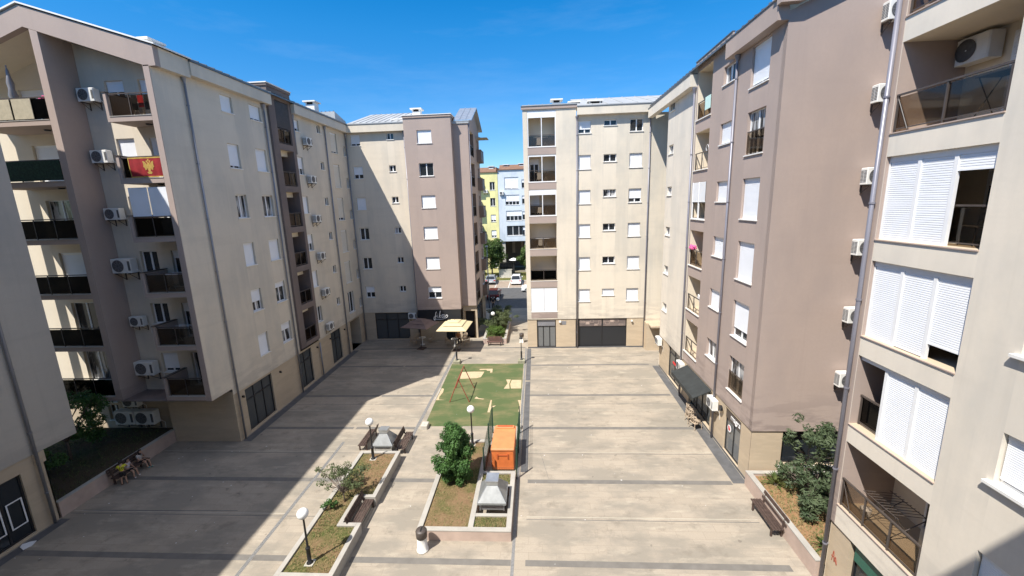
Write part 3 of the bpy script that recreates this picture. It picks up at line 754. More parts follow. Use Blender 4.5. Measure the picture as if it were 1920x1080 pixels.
mb = MB(); wall_sheet(mb,e,40.85,48.2,0,3.5,[(41.6,47.5,.05,2.8,.2)],d0=.3); e.part('ground_floor_wall', mb, M['tan'])
shopfront(e,41.6,47.5,.05,2.8,cols=5,trans=.75,dep=.42)
for k,h in enumerate(he,1):
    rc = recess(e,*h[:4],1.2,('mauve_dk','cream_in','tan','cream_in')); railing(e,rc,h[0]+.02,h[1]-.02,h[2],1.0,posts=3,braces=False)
    backdoor(e,rc,h[0]+.4,h[1]-.4,h[2]+.02,h[2]+2.05,1.2,s=(.6 if k%2 else 0))
    mb = MB(); mb.box(45.9,47.9,-.5,-.003,FF(k)-.22,FF(k)); mb.box(45.9,46.0,-.5,-.003,FF(k),FF(k)+1.05); mb.box(47.8,47.9,-.5,-.003,FF(k),FF(k)+1.05)
    o = e.part('balcony', mb, M['mauve_dk']); q = MB(); q.box(46.0,47.8,-.49,-.45,FF(k)+.98,FF(k)+1.02); q.box(46.0,47.8,-.485,-.465,FF(k),FF(k)+.95); sub(e,o,'railing',q,M['iron'])
    window(e,46.4,47.5,FF(k)+1.0,FF(k)+2.1,0)
q = MB(); q.tube((45.6,-.05,20.5),(45.9,-1.2,20.1),.03,.03); q.box(45.2,47.0,-1.25,-.1,20.25,20.28); e.part('awning', q, M['beige_c'])
pipe(e,40.72,20.9,3.4,mat='pipe_lilac',d=-.07,r=.05)
# gable roof of the passage side: ridge runs along x
roof_slope(b,'x',40.5,44.5,-7.45,-5.75,21.13,22.95,'galv'); roof_slope(b,'x',48.5,44.5,-7.45,-5.75,21.3,22.95)
shell_box(b,-17.86,-6.18,41.0,48.1,0,21.0,'grey_cream','STE')

# ================================================================== BACK RIGHT BLOCK
b = Bld('apartment_building', 'sunlit cream block at the back with a column of loggias on its left edge', 4.5, 42)
YR = 37.55
f = Fac(b,'S',YR); wn=[]
s1={6:.62,5:1,4:1,3:1,2:1,1:1}; s3={6:0,5:1,4:.66,3:1,2:1,1:1}
for k in range(1,7):
    zt = FT(k) if k<6 else 20.14
    wn.append((3.74,4.80,FS(k),zt,s1[k],1,False)); wn.append((8.07,9.16,FS(k),zt,s3[k],1,False))
    wn.append((5.89,6.98,FT(k)-.63 if k<6 else 19.68,zt,1.0 if k==1 else 0,1,k==4))
mb = MB(); wall_sheet(mb,f,3.55,9.82,2.83,20.56,[w[:4] for w in wn]); mb.face([(9.82,0,2.5),(11.6,0,2.5),(11.6,0,20.56),(9.82,0,20.56)])
f.part('wall', mb, M['cream'])
for w in wn: window(f,*w[:5],mull=w[5],curtain=w[6])
lh=[(-.58,1.83,FF(k)+.02,FF(k)+2.28 if k<6 else 21.08,0) for k in range(1,7)]
mb = MB(); wall_sheet(mb,f,-.97,3.55,2.83,21.2,lh,d0=-.06)
for h in lh:
    for a in (h[0],h[1]): mb.face([(a,-.06,h[2]),(a,0,h[2]),(a,0,h[3]),(a,-.06,h[3])])
    mb.face([(h[0],-.06,h[2]),(h[1],-.06,h[2]),(h[1],0,h[2]),(h[0],0,h[2])]); mb.face([(h[0],-.06,h[3]),(h[1],-.06,h[3]),(h[1],0,h[3]),(h[0],0,h[3])])
mb.face([(3.55,-.06,2.83),(3.55,0,2.83),(3.55,0,21.2),(3.55,-.06,21.2)]); mb.face([(-.97,-.06,2.83),(-.97,-.06,21.2),(-.97,9,21.2),(-.97,9,2.83)])
f.part('loggia_wall', mb, M['cream'])
for k,h in enumerate(lh,1):
    sp = MB(); sp.box(-.58,1.83,-.075,-.061,h[2]-.62,h[2]-.04); f.part('spandrel', sp, M['mauve'])
    q = MB(); q.box(-.62,1.87,-.10,.05,h[2]-.038,h[2]-.001); f.part('sill', q, M['sill'])
    rc = recess(f,*h[:4],1.25,('cream_in','cream_in','tan','cream_in'))
    if k in (4,5): backdoor(f,rc,-.45,.35,h[2]+.02,h[2]+2.05,1.25,s=(.9,.2)[k-4])
    if k in (2,3,4,5,6): railing(f,rc,-.56,1.81,h[2],1.0,posts=3,glass='smoke' if k!=2 else 'smoke_dk',braces=(k==3))
    if k in (4,5,6):   # white glazed screen with rolled-up shutters
        q = MB()
        for a in (-.57,.585,1.76): q.box(a,a+.07,-.04,.03,h[2],h[3]-.02)
        q.box(-.5,1.76,-.045,.04,h[3]-.13,h[3]-.01); q.box(-.5,1.76,-.03,.03,h[2],h[2]+.05)
        if k==6: q.box(-.5,1.76,-.05,.06,h[3]-.55,h[3]-.132)
        if k==4: q.box(-.5,1.76,-.05,.06,h[3]-.45,h[3]-.132)
        sub(f,rc,'screen_frame',q,M['white'])
    if k==1:
        q = MB(); s_=shutter_mb(1.17,h[2]+.03,h[3]-.03,y=0)
        for c in (.02,1.22): q.add([(x+c,y-.02,z) for x,y,z in s_.v],s_.f)
        sub(f,rc,'screen_shutter',q,M['shutter'])
    if k in (4,5,6,3):
        q = MB()
        for i in range(3): x=.25+.35*i; q.tube((x-.2,.7,h[2]+.02),(x+.15,.75,h[2]+.85),.012); q.tube((x+.2,.7,h[2]+.02),(x-.15,.75,h[2]+.85),.012)
        q.box(-.1,1.2,.5,.95,h[2]+.85,h[2]+.88); q.box(.2,.55,.5,.52,h[2]+.25,h[2]+.8)
        sub(f,rc,'drying_rack',q,M['white'])
    if k==2:
        q = MB(); q.box(-.5,1.75,.1,.12,h[2]+.1,h[2]+.9); sub(f,rc,'green_screen',q,M['green_c'])
gh=[(-.10,1.68,.06,2.75,.25)]; g2=[(3.72,8.2,.06,2.77,.2)]
mb = MB(); wall_sheet(mb,f,-.97,3.5,0,2.8,gh,d0=.0); wall_sheet(mb,f,3.6,9.7,0,2.8,g2,d0=.04); mb.face([(-.97,0,0),(-.97,0,2.8),(-.97,9,2.8),(-.97,9,0)])
f.part('ground_floor_wall', mb, M['tan'])
shopfront(f,-.10,1.68,.06,2.75,cols=3,trans=.76,dep=.22,glass='shopglass2')
q = MB(); q.box(-.02,1.6,.10,.15,2.15,2.72); f.part('roller_box', q, M['pipe'])
sf = shopfront(f,3.72,8.2,.06,2.77,cols=2,trans=.725,dep=.2,glass='signd')
s = MB(); s.box(3.85,5.9,.11,.125,2.06,2.70); s.box(6.03,8.1,.11,.125,2.06,2.70); o = sub(f,sf,'printed_banner',s,M['mauve_dk'])
s = MB(); rr=random.Random(3)
for x0,x1 in ((3.88,5.87),(6.06,8.07)):
    x=x0
    while x<x1-.18:
        w=rr.uniform(.12,.42); w=min(w,x1-x); z0=2.1+rr.choice((0,.12,.3)); z1=min(2.68,z0+rr.uniform(.12,.45)); t=.02
        for q in ((x,x+w,z0,z0+t),(x,x+w,z1-t,z1),(x,x+t,z0+t,z1-t),(x+w-t,x+w,z0+t,z1-t)): s.box(q[0],q[1],.10,.109,q[2],q[3])
        if rr.random()<.45: s.box(x+.04,x+w-.04,.10,.109,z0+.05,z1-.06)
        x+=w+.05
sub(f,o,'banner_drawing',s,M['pinkstone'])
q = MB(); q.box(8.55,8.7,-.14,.03,2.5,2.62); q.box(1.95,2.15,-.14,-.001,2.5,2.66); f.part('wall_lamp', q, M['sill'])
q = MB(); q.box(2.2,2.62,-.02,-.002,2.28,2.62); f.part('notice_plate', q, M['pipe'])
q = MB(); q.box(-.97,3.5,-.03,-.001,0,.12); q.box(3.6,9.7,.0,.039,0,.12); f.part('plinth', q, M['strip'])
cornice(f,3.62,9.83,20.56,21.18,.42,'cream')
cornice(f,-1.08,3.62,21.2,21.42,.16,'mauve')
pipe(f,3.62,20.5,mat='pipe_lilac',d=-.12); pipe(f,9.72,20.5,mat='pipe_lilac',d=-.1)
rf = roof_slope(b,'x',YR-.45,44.0,3.6,16.0,21.2,23.2,seam=1.2); roof_slope(b,'x',YR,44,-1.0,3.6,21.48,21.9)
for x,w in ((2.0,.75),(3.5,.75)): chimney(b,rf,x,39.3,21.35,w,.7,.62 if x<3 else .36)
chimney(b,rf,5.2,38.4,21.1,1.0,.6,.45)
# low ledge in the inner corner
q = MB(); q.box(9.74,11.6,-.92,-.003,0,2.55); q.box(9.9,11.6,-1.9,-.923,2.40,2.549); f.part('corner_annex', q, M['tan'])
shell_box(b,-.97,16,YR+.01,46,0,21.2,'cream','SWT')

# ================================================================== YELLOW AND BLUE BUILDINGS BEHIND THE STREET
def far_block(name,label,x0,x1,y,zt,mat,z0,wins,yd=12):
    b = Bld('apartment_building',label,(x0+x1)/2,y+6); f = Fac(b,'S',y)
    mb = MB(); wall_sheet(mb,f,x0,x1,z0,zt,[w[:4] for w in wins],rdepth=.3); f.part('wall',mb,M[mat]); shell_box(b,x0,x1,y,y+yd,z0,zt,mat,'ST')
    for w in wins: window(f,*w[:5],mull=w[5],mat_sh='shutter')
    q = MB(); q.box(x0-.2,x1+.2,y-.2,y+yd,zt,zt+.12); q.extr([(y+.6,zt+.12),(y+yd,zt+.12),(y+yd-2,zt+1.2),(y+2,zt+1.1)],'x',x0+.3,x1-.3); rf=b.add('roof',q,M['rust_roof'])
    return b,f,rf
M['rust_roof'] = plain('brown_roof', (.20,.11,.07), .8, var=.2)
yw=[]
for i in range(6):
    z=16.1-3.02*i
    for x in (-8.75,-12.4,-16.5): yw.append((x,x+1.0,z,z+1.55 if i<2 else z+1.4,{0:0,1:0}.get(i,.7),1))
b1,f1,r1 = far_block('apartment_building','bright yellow apartment building across the street in the gap',-24,-7.2,82,19.4,'yellow',0,yw)
chimney(b1,r1,-8.5,84,19.5,.9,.9,.9); chimney(b1,r1,-14,84,19.5,.9,.9,.9)
for z in (16.2,11.6,7.0):
    q = MB(); q.box(-11.4,-10.35,81.0,81.99,z,z+2.4); o=b1.add('bay_window',q,M['mauve_dk']); q=MB(); q.box(-11.2,-10.55,80.95,80.99,z+.3,z+2.0); obj('pane',q,M['glass'],o)
bw=[(-5.9,-3.2,16.2,18.4,.92,1),(-5.8,-3.1,13.2,15.1,.62,3),(-5.75,-2.7,10.2,12.1,.5,3),(-5.7,-1.0,7.3,9.2,.0,3)]
for i in range(4): bw.append((-2.6,-1.4,16.3-3*i,17.9-3*i,.3,1))
for i in range(4):
    for x in (1.0,5.0): bw.append((x,x+2.0,16.3-3*i,18.0-3*i,.5,1))
b2,f2,r2 = far_block('apartment_building','pale blue apartment building on stilts across the street in the gap',-7.15,12,82,19.75,'blue',6.2,bw)
chimney(b2,r2,-5.6,84,19.9,.9,.9,.7); chimney(b2,r2,-2.6,84,19.9,.9,.9,.8)
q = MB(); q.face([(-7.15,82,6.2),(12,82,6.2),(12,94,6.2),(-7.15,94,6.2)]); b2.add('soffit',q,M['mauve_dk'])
for x in (-6.4,-2.0,3,8): q=MB(); q.box(x-.3,x+.3,82.3,82.9,0,6.2); b2.add('pillar',q,M['conc'])
q=MB(); q.box(-7.0,12,90,90.2,0,6.2); b2.add('ground_floor_wall',q,M['mauve_dk'])
q=MB(); q.box(-5.2,-4.6,89.9,89.98,3.0,5.8); q.box(-3.3,-2.9,89.9,89.98,3.0,5.8); b2.add('shop_panel',q,M['pinkstone'])
# ================================================================== RIGHT WING
XR = 9.85
b = Bld('apartment_building', 'right wing in brown and cream plaster with a tall blank brown end wall', 13, 26)
f = Fac(b,'W',XR); wn=[]
big={6:.92,5:0,4:1,3:1,2:.74,1:0}; sm={6:0,5:.93,4:1,3:1,2:1,1:0}
for k in range(1,7):
    zt=FT(k)-.14 if k<6 else 19.98
    wn.append((19.42,20.98,FF(k)+.12,zt,big[k],1,k in(1,5),.06)); wn.append((22.6,23.88,FS(k)-.02,zt if k<6 else 20.0,sm[k],1,k in(1,6),.06))
cw=[(31.55,32.6,FT(k)-.72,FT(k)-.1,0,1,True,.05) for k in range(1,7)]
lg=[(25.3,27.38,FF(k)-.1,FF(k)+2.1 if k<6 else 20.78,0) for k in range(1,7)]
mb = MB(); wall_sheet(mb,f,18.3,27.55,2.72,20.1,[w[:4] for w in wn]+[(h[0],h[1],h[2],min(h[3],20.1),0) for h in lg])
wall_sheet(mb,f,22.9,27.55,20.1,21.15,[(25.3,27.38,20.1,20.78,0)])
mb.face([(-22.9,0,20.1),(-22.9,0,21.15),(-22.9,3,21.15),(-22.9,3,20.1)])
f.part('wall', mb, M['mauve'])
mb = MB(); wall_sheet(mb,f,27.55,33.0,2.66,20.1,[w[:4] for w in cw]); mb.face([(-33.0,0,2.66),(-33.0,2,2.66),(-33,2,20.1),(-33,0,20.1)])
f.part('wall', mb, M['grey_cream'])
for w in wn+cw: window(f,*w[:5],mull=w[5],curtain=w[6],sill=w[7])
for k in (1,5):    # glass guards of the open tall windows
    g = MB(); u=f.iv(19.46,20.94); g.box(u[0],u[1],.03,.04,FF(k)+.2,FF(k)+1.12); o=f.part('window_guard',g,M['smoke']); q=MB(); q.box(u[0],u[1],.015,.055,FF(k)+1.12,FF(k)+1.16); sub(f,o,'guard_rail',q,M['iron'])
for k,h in enumerate(lg,1):
    rc = recess(f,*h[:4],1.3,('cream_in','mauve','tan','cream_in'))
    q = MB(); u=f.iv(25.22,27.46); q.box(u[0],u[1],-.07,.02,h[2]-.05,h[2]-.001); sub(f,rc,'sill',q,M['sill'])
    backdoor(f,rc,25.7,26.9,h[2]+.02,h[2]+2.0,1.3)
    railing(f,rc,25.32,27.36,h[2],1.0,posts=3,glass='smoke' if k in(3,6) else None,braces=k not in (3,4,6))
    if k==4:
        q=MB(); s_=shutter_mb(.98,h[2]+1.05,h[3]-.02,y=0)
        for c in (25.83,26.85): q.add([(x-c,y+.0,z) for x,y,z in s_.v],s_.f)
        q.box(-27.37,-25.31,-.03,.05,h[2]+.0,h[2]+.05); q.box(-26.37,-26.31,-.03,.05,h[2]+.05,h[3]); q.box(-27.37,-27.31,-.03,.05,h[2]+.05,h[3])
        sub(f,rc,'screen_shutter',q,M['white'])
    if k==3:
        q=MB(); rr=random.Random(5)
        for i in range(40): c=(-26.9+rr.uniform(-.35,.35),rr.uniform(-.05,.1),h[2]+1.05+rr.uniform(0,.2)); q.sphere(c,.07,6,4)
        sub(f,rc,'flower_box',q,M['pink'])
    if k==6:
        q=MB(); q.box(-26.1,-25.35,-.03,-.01,h[2]+.35,h[2]+1.05); sub(f,rc,'mint_towel',q,M['mint'])
    if k==2:
        q=MB(); q.extr([(-26.2,h[2]+.95),(-25.4,h[2]+.55),(-25.4,h[2]+.9),(-26.1,h[2]+1.2)],'y',.2,.25); sub(f,rc,'laundry',q,M['laundry'])
    if k==5:
        q=MB()
        for i in range(8): a=2*PI*i/8; q.tube((-25.6+.18*math.cos(a),.05,h[2]+1.15+.18*math.sin(a)),(-25.6+.18*math.cos(a+PI/4),.05,h[2]+1.15+.18*math.sin(a+PI/4)),.012)
        sub(f,rc,'wire_hoop',q,M['white'])
cornice(f,18.3,22.85,20.08,20.86,.42,'mauve'); cornice(f,22.92,27.6,21.15,21.34,.10,'mauve')
cornice(f,27.62,37.6-.47,20.05,20.74,.42,'grey_cream')
pipe(f,22.2,20.1,mat='pipe_lilac',z0=.1); pipe(f,27.68,20.0,mat='pipe_lilac',z0=.1)
# ground floor with shops
gh=[(28.3,30.9,.1,2.62,.25),(22.9,26.3,.1,2.5,.3),(19.35,21.1,.08,2.55,.22)]
mb = MB(); wall_sheet(mb,f,18.38,33.0,0,2.7,gh,d0=.05); mb.face([(-33,.05,0),(-33,2,0),(-33,2,2.66),(-33,.05,2.66)]); f.part('ground_floor_wall',mb,M['tan'])
shopfront(f,28.3,30.9,.1,2.62,cols=2,trans=.78,dep=.24,glass='shopglass'); shopfront(f,22.9,26.3,.1,2.5,cols=4,trans=.8,dep=.3,glass='shopglass')
sf=shopfront(f,19.35,21.1,.08,2.55,cols=2,trans=.76,dep=.22,glass='shopglass2')
q=MB(); q.box(-21.05,-19.4,.10,.13,1.98,2.50); sg=sub(f,sf,'signboard',q,M['iron'])
def text_mesh(txt,size,mat,parent,loc,rot,name='lettering',shear=0.0,ext=.008):
    cu=bpy.data.curves.new('t','FONT'); cu.body=txt; cu.size=size; cu.extrude=ext; cu.shear=shear; cu.align_x='CENTER'
    o=bpy.data.objects.new('t',cu); COL.objects.link(o); dg=bpy.context.evaluated_depsgraph_get(); me=bpy.data.meshes.new_from_object(o.evaluated_get(dg)); bpy.data.objects.remove(o); bpy.data.curves.remove(cu)
    me.name=name; me.materials.clear(); me.materials.append(M[mat]); r=link(name,me,parent,loc); r.rotation_euler=rot; return r
text_mesh('magra',.42,'lett',sg,(-20.0,.09,2.12),(PI/2,0,0))
q=MB(); q.lathe([(.001,0),(.2,0),(.2,.01),(.001,.01)],(-20.65,.12,1.5),16,ax='y'); st=sub(f,sf,'door_sticker',q,M['lett'])
q=MB(); q.box(-20.72,-20.55,.105,.115,1.42,1.55); q.box(-20.75,-20.62,.105,.115,1.56,1.62); sub(f,sf,'red_mark',q,M['redl'])
q=MB(); q.lathe([(.001,-.05),(.16,-.05),(.16,.05),(.001,.05)],(-21.25,-.12,2.35),14,ax='y'); f.part('round_sign',q,M['black'])
q=MB(); q.box(-29.9,-29.3,.12,.15,1.45,1.62); f.part('red_shop_sign',q,M['redl'])
q=MB(); q.box(-33,-18.4,.02,.048,0,.1); f.part('plinth',q,M['strip'])
# awning of the cafe
q=MB(); q.extr([(-.02,2.66),(-.02,2.60),(-1.0,2.16),(-1.0,1.96),(-1.03,1.96),(-1.03,2.19)],'x',-26.6,-22.75)
aw=f.part('awning',q,M['awn'])
# blank end wall towards the camera, rising to the ridge on the right
fe = Fac(b,'S',18.3); mb=MB()
mb.extr([(XR,2.72),(20.0,2.72),(20.0,24.75),(10.2,20.55),(XR+.3,20.5),(XR,20.4)],'y',.0,.25); fe.part('end_wall',mb,M['mauve'])
mb=MB(); wall_sheet(mb,fe,XR+.05,20,0,2.72,[(11.32,15.5,.95,2.66,.3)],d0=.06); fe.part('ground_floor_wall',mb,M['tan'])
q=MB(); q.box(11.32,15.5,.34,.38,.95,2.66); o=fe.part('window',q,M['glass']); q=MB()
for x in (11.32,12.7,14.1): q.box(x,x+.06,.28,.335,.95,2.66)
q.box(11.32,15.5,.27,.334,.95,1.02); sub(fe,o,'frame',q,M['black'])
q=MB(); q.box(11.2,15.6,-.05,.05,.86,.94); fe.part('sill',q,M['sill'])
q=MB(); q.extr([(9.35,20.58),(10.15,20.60),(20.3,24.95),(20.3,25.2),(10.15,20.86),(9.35,20.84)],'y',-.32,-.002); fe.part('verge_band',q,M['mauve'])
q=MB(); q.extr([(9.33,20.85),(10.15,20.87),(20.3,25.21),(20.3,25.27),(10.15,20.93),(9.33,20.91)],'y',-.38,.3); fe.part('roof_edge',q,M['zinc'])
roof_slope(b,'y',9.5,20.0,18.65,37.0,20.9,25.1,'zinc_dk')
shell_box(b,XR,24,18.31,33.0,0,20.05,'cream','WST')

# ================================================================== NEAR RIGHT BUILDING
XN = 9.95
b = Bld('apartment_building', 'nearest cream building at the right edge with wide shuttered loggias and slanting grey downpipe', 13, 6)
f = Fac(b,'W',XN)
RF=lambda k: 3.27+2.955*(k-1)
lg=[(9.93,12.86,RF(k),RF(k)+2.32,0) for k in range(1,7)]
ww=[(7.0,8.72,RF(k)+.92,RF(k)+2.12) for k in range(1,7)]; ww2=[(3.2,4.8,RF(k)+.92,RF(k)+2.12) for k in range(1,7)]
mb=MB(); wall_sheet(mb,f,-2.0,13.1,2.48,20.6,lg+ww+ww2,rdepth=.26); f.part('wall',mb,M['cream'] if 0 else M['grey_cream'])
mb=MB(); mb.face([(-13.1,0,2.48),(-13.1,9,2.48),(-13.1,9,20.6),(-13.1,0,20.6)]); mb.box(-13.103,-12.88,-.012,-.001,2.5,20.6); f.part('corner_wall',mb,M['mauve'])
for i,h in enumerate(ww+ww2):
    o=window(f,h[0],h[1],h[2],h[3],(.93,.9,.6,1,.8,1)[i%6],sill=.06)
    q=MB(); u=f.iv(h[0],h[1]); q.box(u[0]-.12,u[1]+.12,-.12,.2,h[2]-.07,h[2]-.002); f.part('sill',q,M['sill'])
for k,h in enumerate(lg,1):
    z0,z1=h[2],h[3]
    rc=recess(f,*h[:4],1.7,('mauve','cream_in','tan','cream_in'))
    q=MB(); u=f.iv(9.93,12.86); q.box(u[0]-.001,u[1]+.001,-.035,.12,z0-.03,z0-.001 if k!=9 else z0); sub(f,rc,'sill',q,M['pinkstone'])
    backdoor(f,rc,10.3,11.7,z0+.02,z0+2.1,1.7,s=.3)
    if k in (1,2,5,6,4): railing(f,rc,9.95,12.84,z0,1.0,d=.05 if k in (1,5,6) else .24,posts=4 if k==1 else 3,glass='smoke' if k!=2 else 'smoke_dk',braces='first' if k in(1,5) else False,thick=.022)
    P=3; w=2.93/3
    cfg={4:(1,1,.16),3:(1,.985,.80),2:(None,1,1)}.get(k)
    if cfg:
        fr=MB(); fr.box(u[0],u[1],.10,.22,z1-.16,z1-.002)
        for i in range(P+1):
            a=12.86-w*i; 
            if cfg[0] is None and i==0: continue
            fr.box(-a-.05 if i<P else -a,-a+.05 if i else -a,.085,.17,z0,z1-.16) if 0<i<P else fr.box(-a-(.04 if i==P else -.003),-a+(.04 if i==0 else -.003),.09,.17,z0,z1-.16)
        sub(f,rc,'screen_frame',fr,M['white'])
        for i in range(P):
            if cfg[i] is None: continue
            c=-(12.86-w*(i+.5)); zb=z1-.16-(z1-.16-z0-.02)*cfg[i]; s_=shutter_mb(w-.10,zb,z1-.16,y=.125,pitch=.058); q=MB(); q.add([(x+c,y,z) for x,y,z in s_.v],s_.f); sub(f,rc,'roller_shutter',q,M['shutter'])
    if k==5:   # outdoor unit hung under the ceiling and folded rack
        q=MB(); q.bbox(-12.75,-11.9,1.28,1.66,z1-.72,z1-.08,.03); u_=sub(f,rc,'cooling_unit',q,M['acw']); q=MB(); q.m=0; q.lathe([(.02,0),(.26,0),(.27,-.02),(.24,-.03)],(-12.47,1.278,z1-.40),20,ax='y'); obj('fan_grille',q,M['acd'],u_)
        q=MB(); q.box(-11.1,-10.3,.35,.95,z0+.93,z0+.95)
        for x in (-11.05,-10.35): q.tube((x,.4,z0),(x,.9,z0+.93),.012); q.tube((x,.9,z0),(x,.4,z0+.93),.012)
        sub(f,rc,'folding_table',q,M['iron'])
    if k==1:
        q=MB()
        for i in range(9): x=-12.3+.13*i; q.tube((x,.3,z0+.92),(x+.25,1.1,z0+1.0),.008)
        for y in (.3,1.1): q.tube((-12.3,y,z0+.92),(-11.0,y,z0+.96),.012)
        for x in (-12.1,-11.3): q.tube((x,.3,z0),(x+.3,1.1,z0+.95),.014); q.tube((x,1.1,z0),(x+.2,.3,z0+.93),.014)
        sub(f,rc,'drying_rack',q,M['iron'])
        q=MB(); q.lathe([(.001,0),(.13,0),(.16,.2),(.15,.2),(.12,.03),(.001,.03)],(-12.35,.5,z0+.02),14); sub(f,rc,'basin',q,M['laundry'])
        q=MB(); q.box(-11.0,-10.5,.95,1.5,z0+.02,z0+.75); sub(f,rc,'storage_box',q,M['conc'])
    if k==4:
        q=MB(); q.box(-11.0,-10.6,.5,.9,z0+.45,z0+.48)
        for x in (-10.98,-10.62):
            for y in (.52,.88): q.tube((x,y,z0),(x,y,z0+.45),.013)
            q.tube((x,.9,z0+.45),(x,.98,z0+.9),.013)
        q.box(-11.0,-10.6,.93,.97,z0+.6,z0+.9); sub(f,rc,'balcony_chair',q,M['iron'])
gh=[(9.2,12.2,.1,2.42,.3),(2,8,.1,2.42,.3)]
mb=MB(); wall_sheet(mb,f,-2,13.1,0,2.48,gh,d0=.06); mb.face([(-13.1,.06,0),(-13.1,9,0),(-13.1,9,2.48),(-13.1,.06,2.48)]); f.part('ground_floor_wall',mb,M['tan'])
sf=shopfront(f,9.2,12.2,.1,2.42,cols=2,trans=.70,dep=.3); shopfront(f,2,8,.1,2.42,cols=4,trans=.75,dep=.3)
q=MB(); q.box(-12.1,-9.3,.16,.2,1.78,2.36); sub(f,sf,'signboard',q,M['greenp'])
q=MB(); q.box(-11.0,-9.6,.2,.24,.5,1.6); sub(f,sf,'window_poster',q,M['lett'])
s=MB(); stroke(s,[(-12.85,1.05),(-12.80,1.45),(-12.74,1.08),(-12.70,1.3),(-12.62,1.05),(-12.75,1.22),(-12.88,1.22)],.012,.052); f.part('graffiti_scrawl',s,M['rust'])
pipe(f,13.02,20.5,mat='pipe_lilac',r=.062,d=-.11)
cornice(f,-2,13.1,20.45,21.1,.42,'grey_cream')
roof_slope(b,'y',9.5,15,-2,13.2,21.13,23.0,'zinc_dk')
shell_box(b,XN+.05,20,-2,13.09,0,21.0,'grey_cream','WT')
# ================================================================== BUILDING BEHIND THE CAMERA (its eave throws the shadow low on the near right wall)
b = Bld('apartment_building', 'beige block closing the courtyard on the viewer side', -9, -6)
f = Fac(b,'N',-.45); wn=[]
for k in range(1,7):
    for x in (-19,-15.5,-12,-8.5,-5,-2.2): wn.append((x-.6,x+.6,FS(k),FT(k),.6,1))
mb=MB(); wall_sheet(mb,f,-21.9,3.6,0,20.5,[w[:4] for w in wn]); f.part('wall',mb,M['grey_cream'])
for w in wn: window(f,*w[:5],mull=w[5])
cornice(f,-21.5,3.6,out=.78)
shell_box(b,-21.9,3.6,-10,-.46,0,21,'grey_cream','N')
roof_slope(b,'x',.3,-5.5,-21.9,3.7,21.16,22.6,'zinc_dk')
# ================================================================== GROUND
def sheet(name, polys, mat, z, kind='structure', label=None):
    mb=MB()
    for p in polys: mb.face([(x,y,z) for x,y in p])
    o=obj(name,mb,M[mat]); tag(o,label,None,None,kind); return o
def R4(x0,x1,y0,y1): return [(x0,y0),(x1,y0),(x1,y1),(x0,y1)]
sheet('ground',[R4(-6000,6000,-3000,9000)],'land',-.14)
mb=MB(); mb.face([(-34,-12,0),(24,-12,0),(24,53,0),(-34,53,0)]); mb.face([(-34,53,-.12),(24,53,-.12),(24,53,0),(-34,53,0)][::-1]); tag(obj('plaza_pavement',mb,M['plaza']),kind='structure')
sheet('road',[R4(-200,200,53.05,67.0)],'asphalt',-.12)
sheet('parking_area',[R4(-60,60,67.0,72.9)],'parkbay',-.116)
sheet('parking_marking',[R4(x-.05,x+.05,67.1,72.7) for x in [-7.0+2.25*i for i in range(-9,10)]]+[R4(-60,60,67.0,67.12)],'line',-.112)
mb=MB(); mb.box(-60,60,72.9,73.1,-.13,.03); tag(obj('kerb',mb,M['conc']),kind='structure')
sheet('verge',[R4(-60,60,73.1,81.9)],'lawn',-.02)
sheet('street_pavement',[R4(-6.9,-4.4,76.0,82.0)],'conc',-.01)
bands=[]
for y in (8.7,13.5,18.28,23.25,27.68,33.3,37.75): bands.append(R4(-21.9 if y<21 else -17.3,-11.66,y-.14,y+.14)); bands.append(R4(-11.49,-7.76,y-.14,y+.14)); bands.append(R4(-7.54,-1.22,y-.14,y+.14)) if y<23 or y>33.5 else None; bands.append(R4(-.66,9.15,y-.14,y+.14))
sheet('paving_band',bands,'band',.004)
jt=[]
for y in (10.9,15.9,20.75,25.5,30.5,35.6): jt+= [R4(-17.3 if y>21.7 else -21.9,-11.66,y-.022,y+.022),R4(-.66,9.15,y-.022,y+.022)]
sheet('paving_joint',jt,'jointm',.004)
jd=[]
for y in (30.2,26.35,20.6,15.75,35.3): jd+=[R4(-17.3 if y>21.7 else -21.9,-11.66,y-.02,y+.02),R4(-11.49,-7.76,y-.02,y+.02),R4(-.66,9.15,y-.02,y+.02)]
sheet('dark_joint',jd,'band',.003)
sheet('dark_edge_paving',[R4(-17.84,-17.32,21.75,37.4),R4(-1.04,-.67,19.0,30.0),R4(-1.04,-.67,30.25,37.4),[(9.2,18.25),(9.84,18.25),(9.84,33.0),(9.35,33.0)],R4(-21.95,-21.5,-1,15.4)],'strip',.006)
mb=MB()
for x0,x1,y0,y1 in ((-11.66,-11.5,3,21.7),(-7.75,-7.55,21.9,38.3),(-1.21,-1.09,8,37.6)):
    mb.m=0; mb.face([(x0,y0,.004),(x1,y0,.004),(x1,y1,.004),(x0,y1,.004)]); mb.m=1
    for q in range(3): a=x0+(x1-x0)*(q+.3)/3; mb.face([(a,y0,.008),(a+(x1-x0)*.13,y0,.008),(a+(x1-x0)*.13,y1,.008),(a,y1,.008)])
tag(obj('drain_channel',mb,[M['grate'],M['strip']]),kind='structure')
sheet('turf_mat',[[(-7.22,23.45),(-1.26,23.5),(-1.3,33.7),(-7.5,33.75)]],'turf',.008)
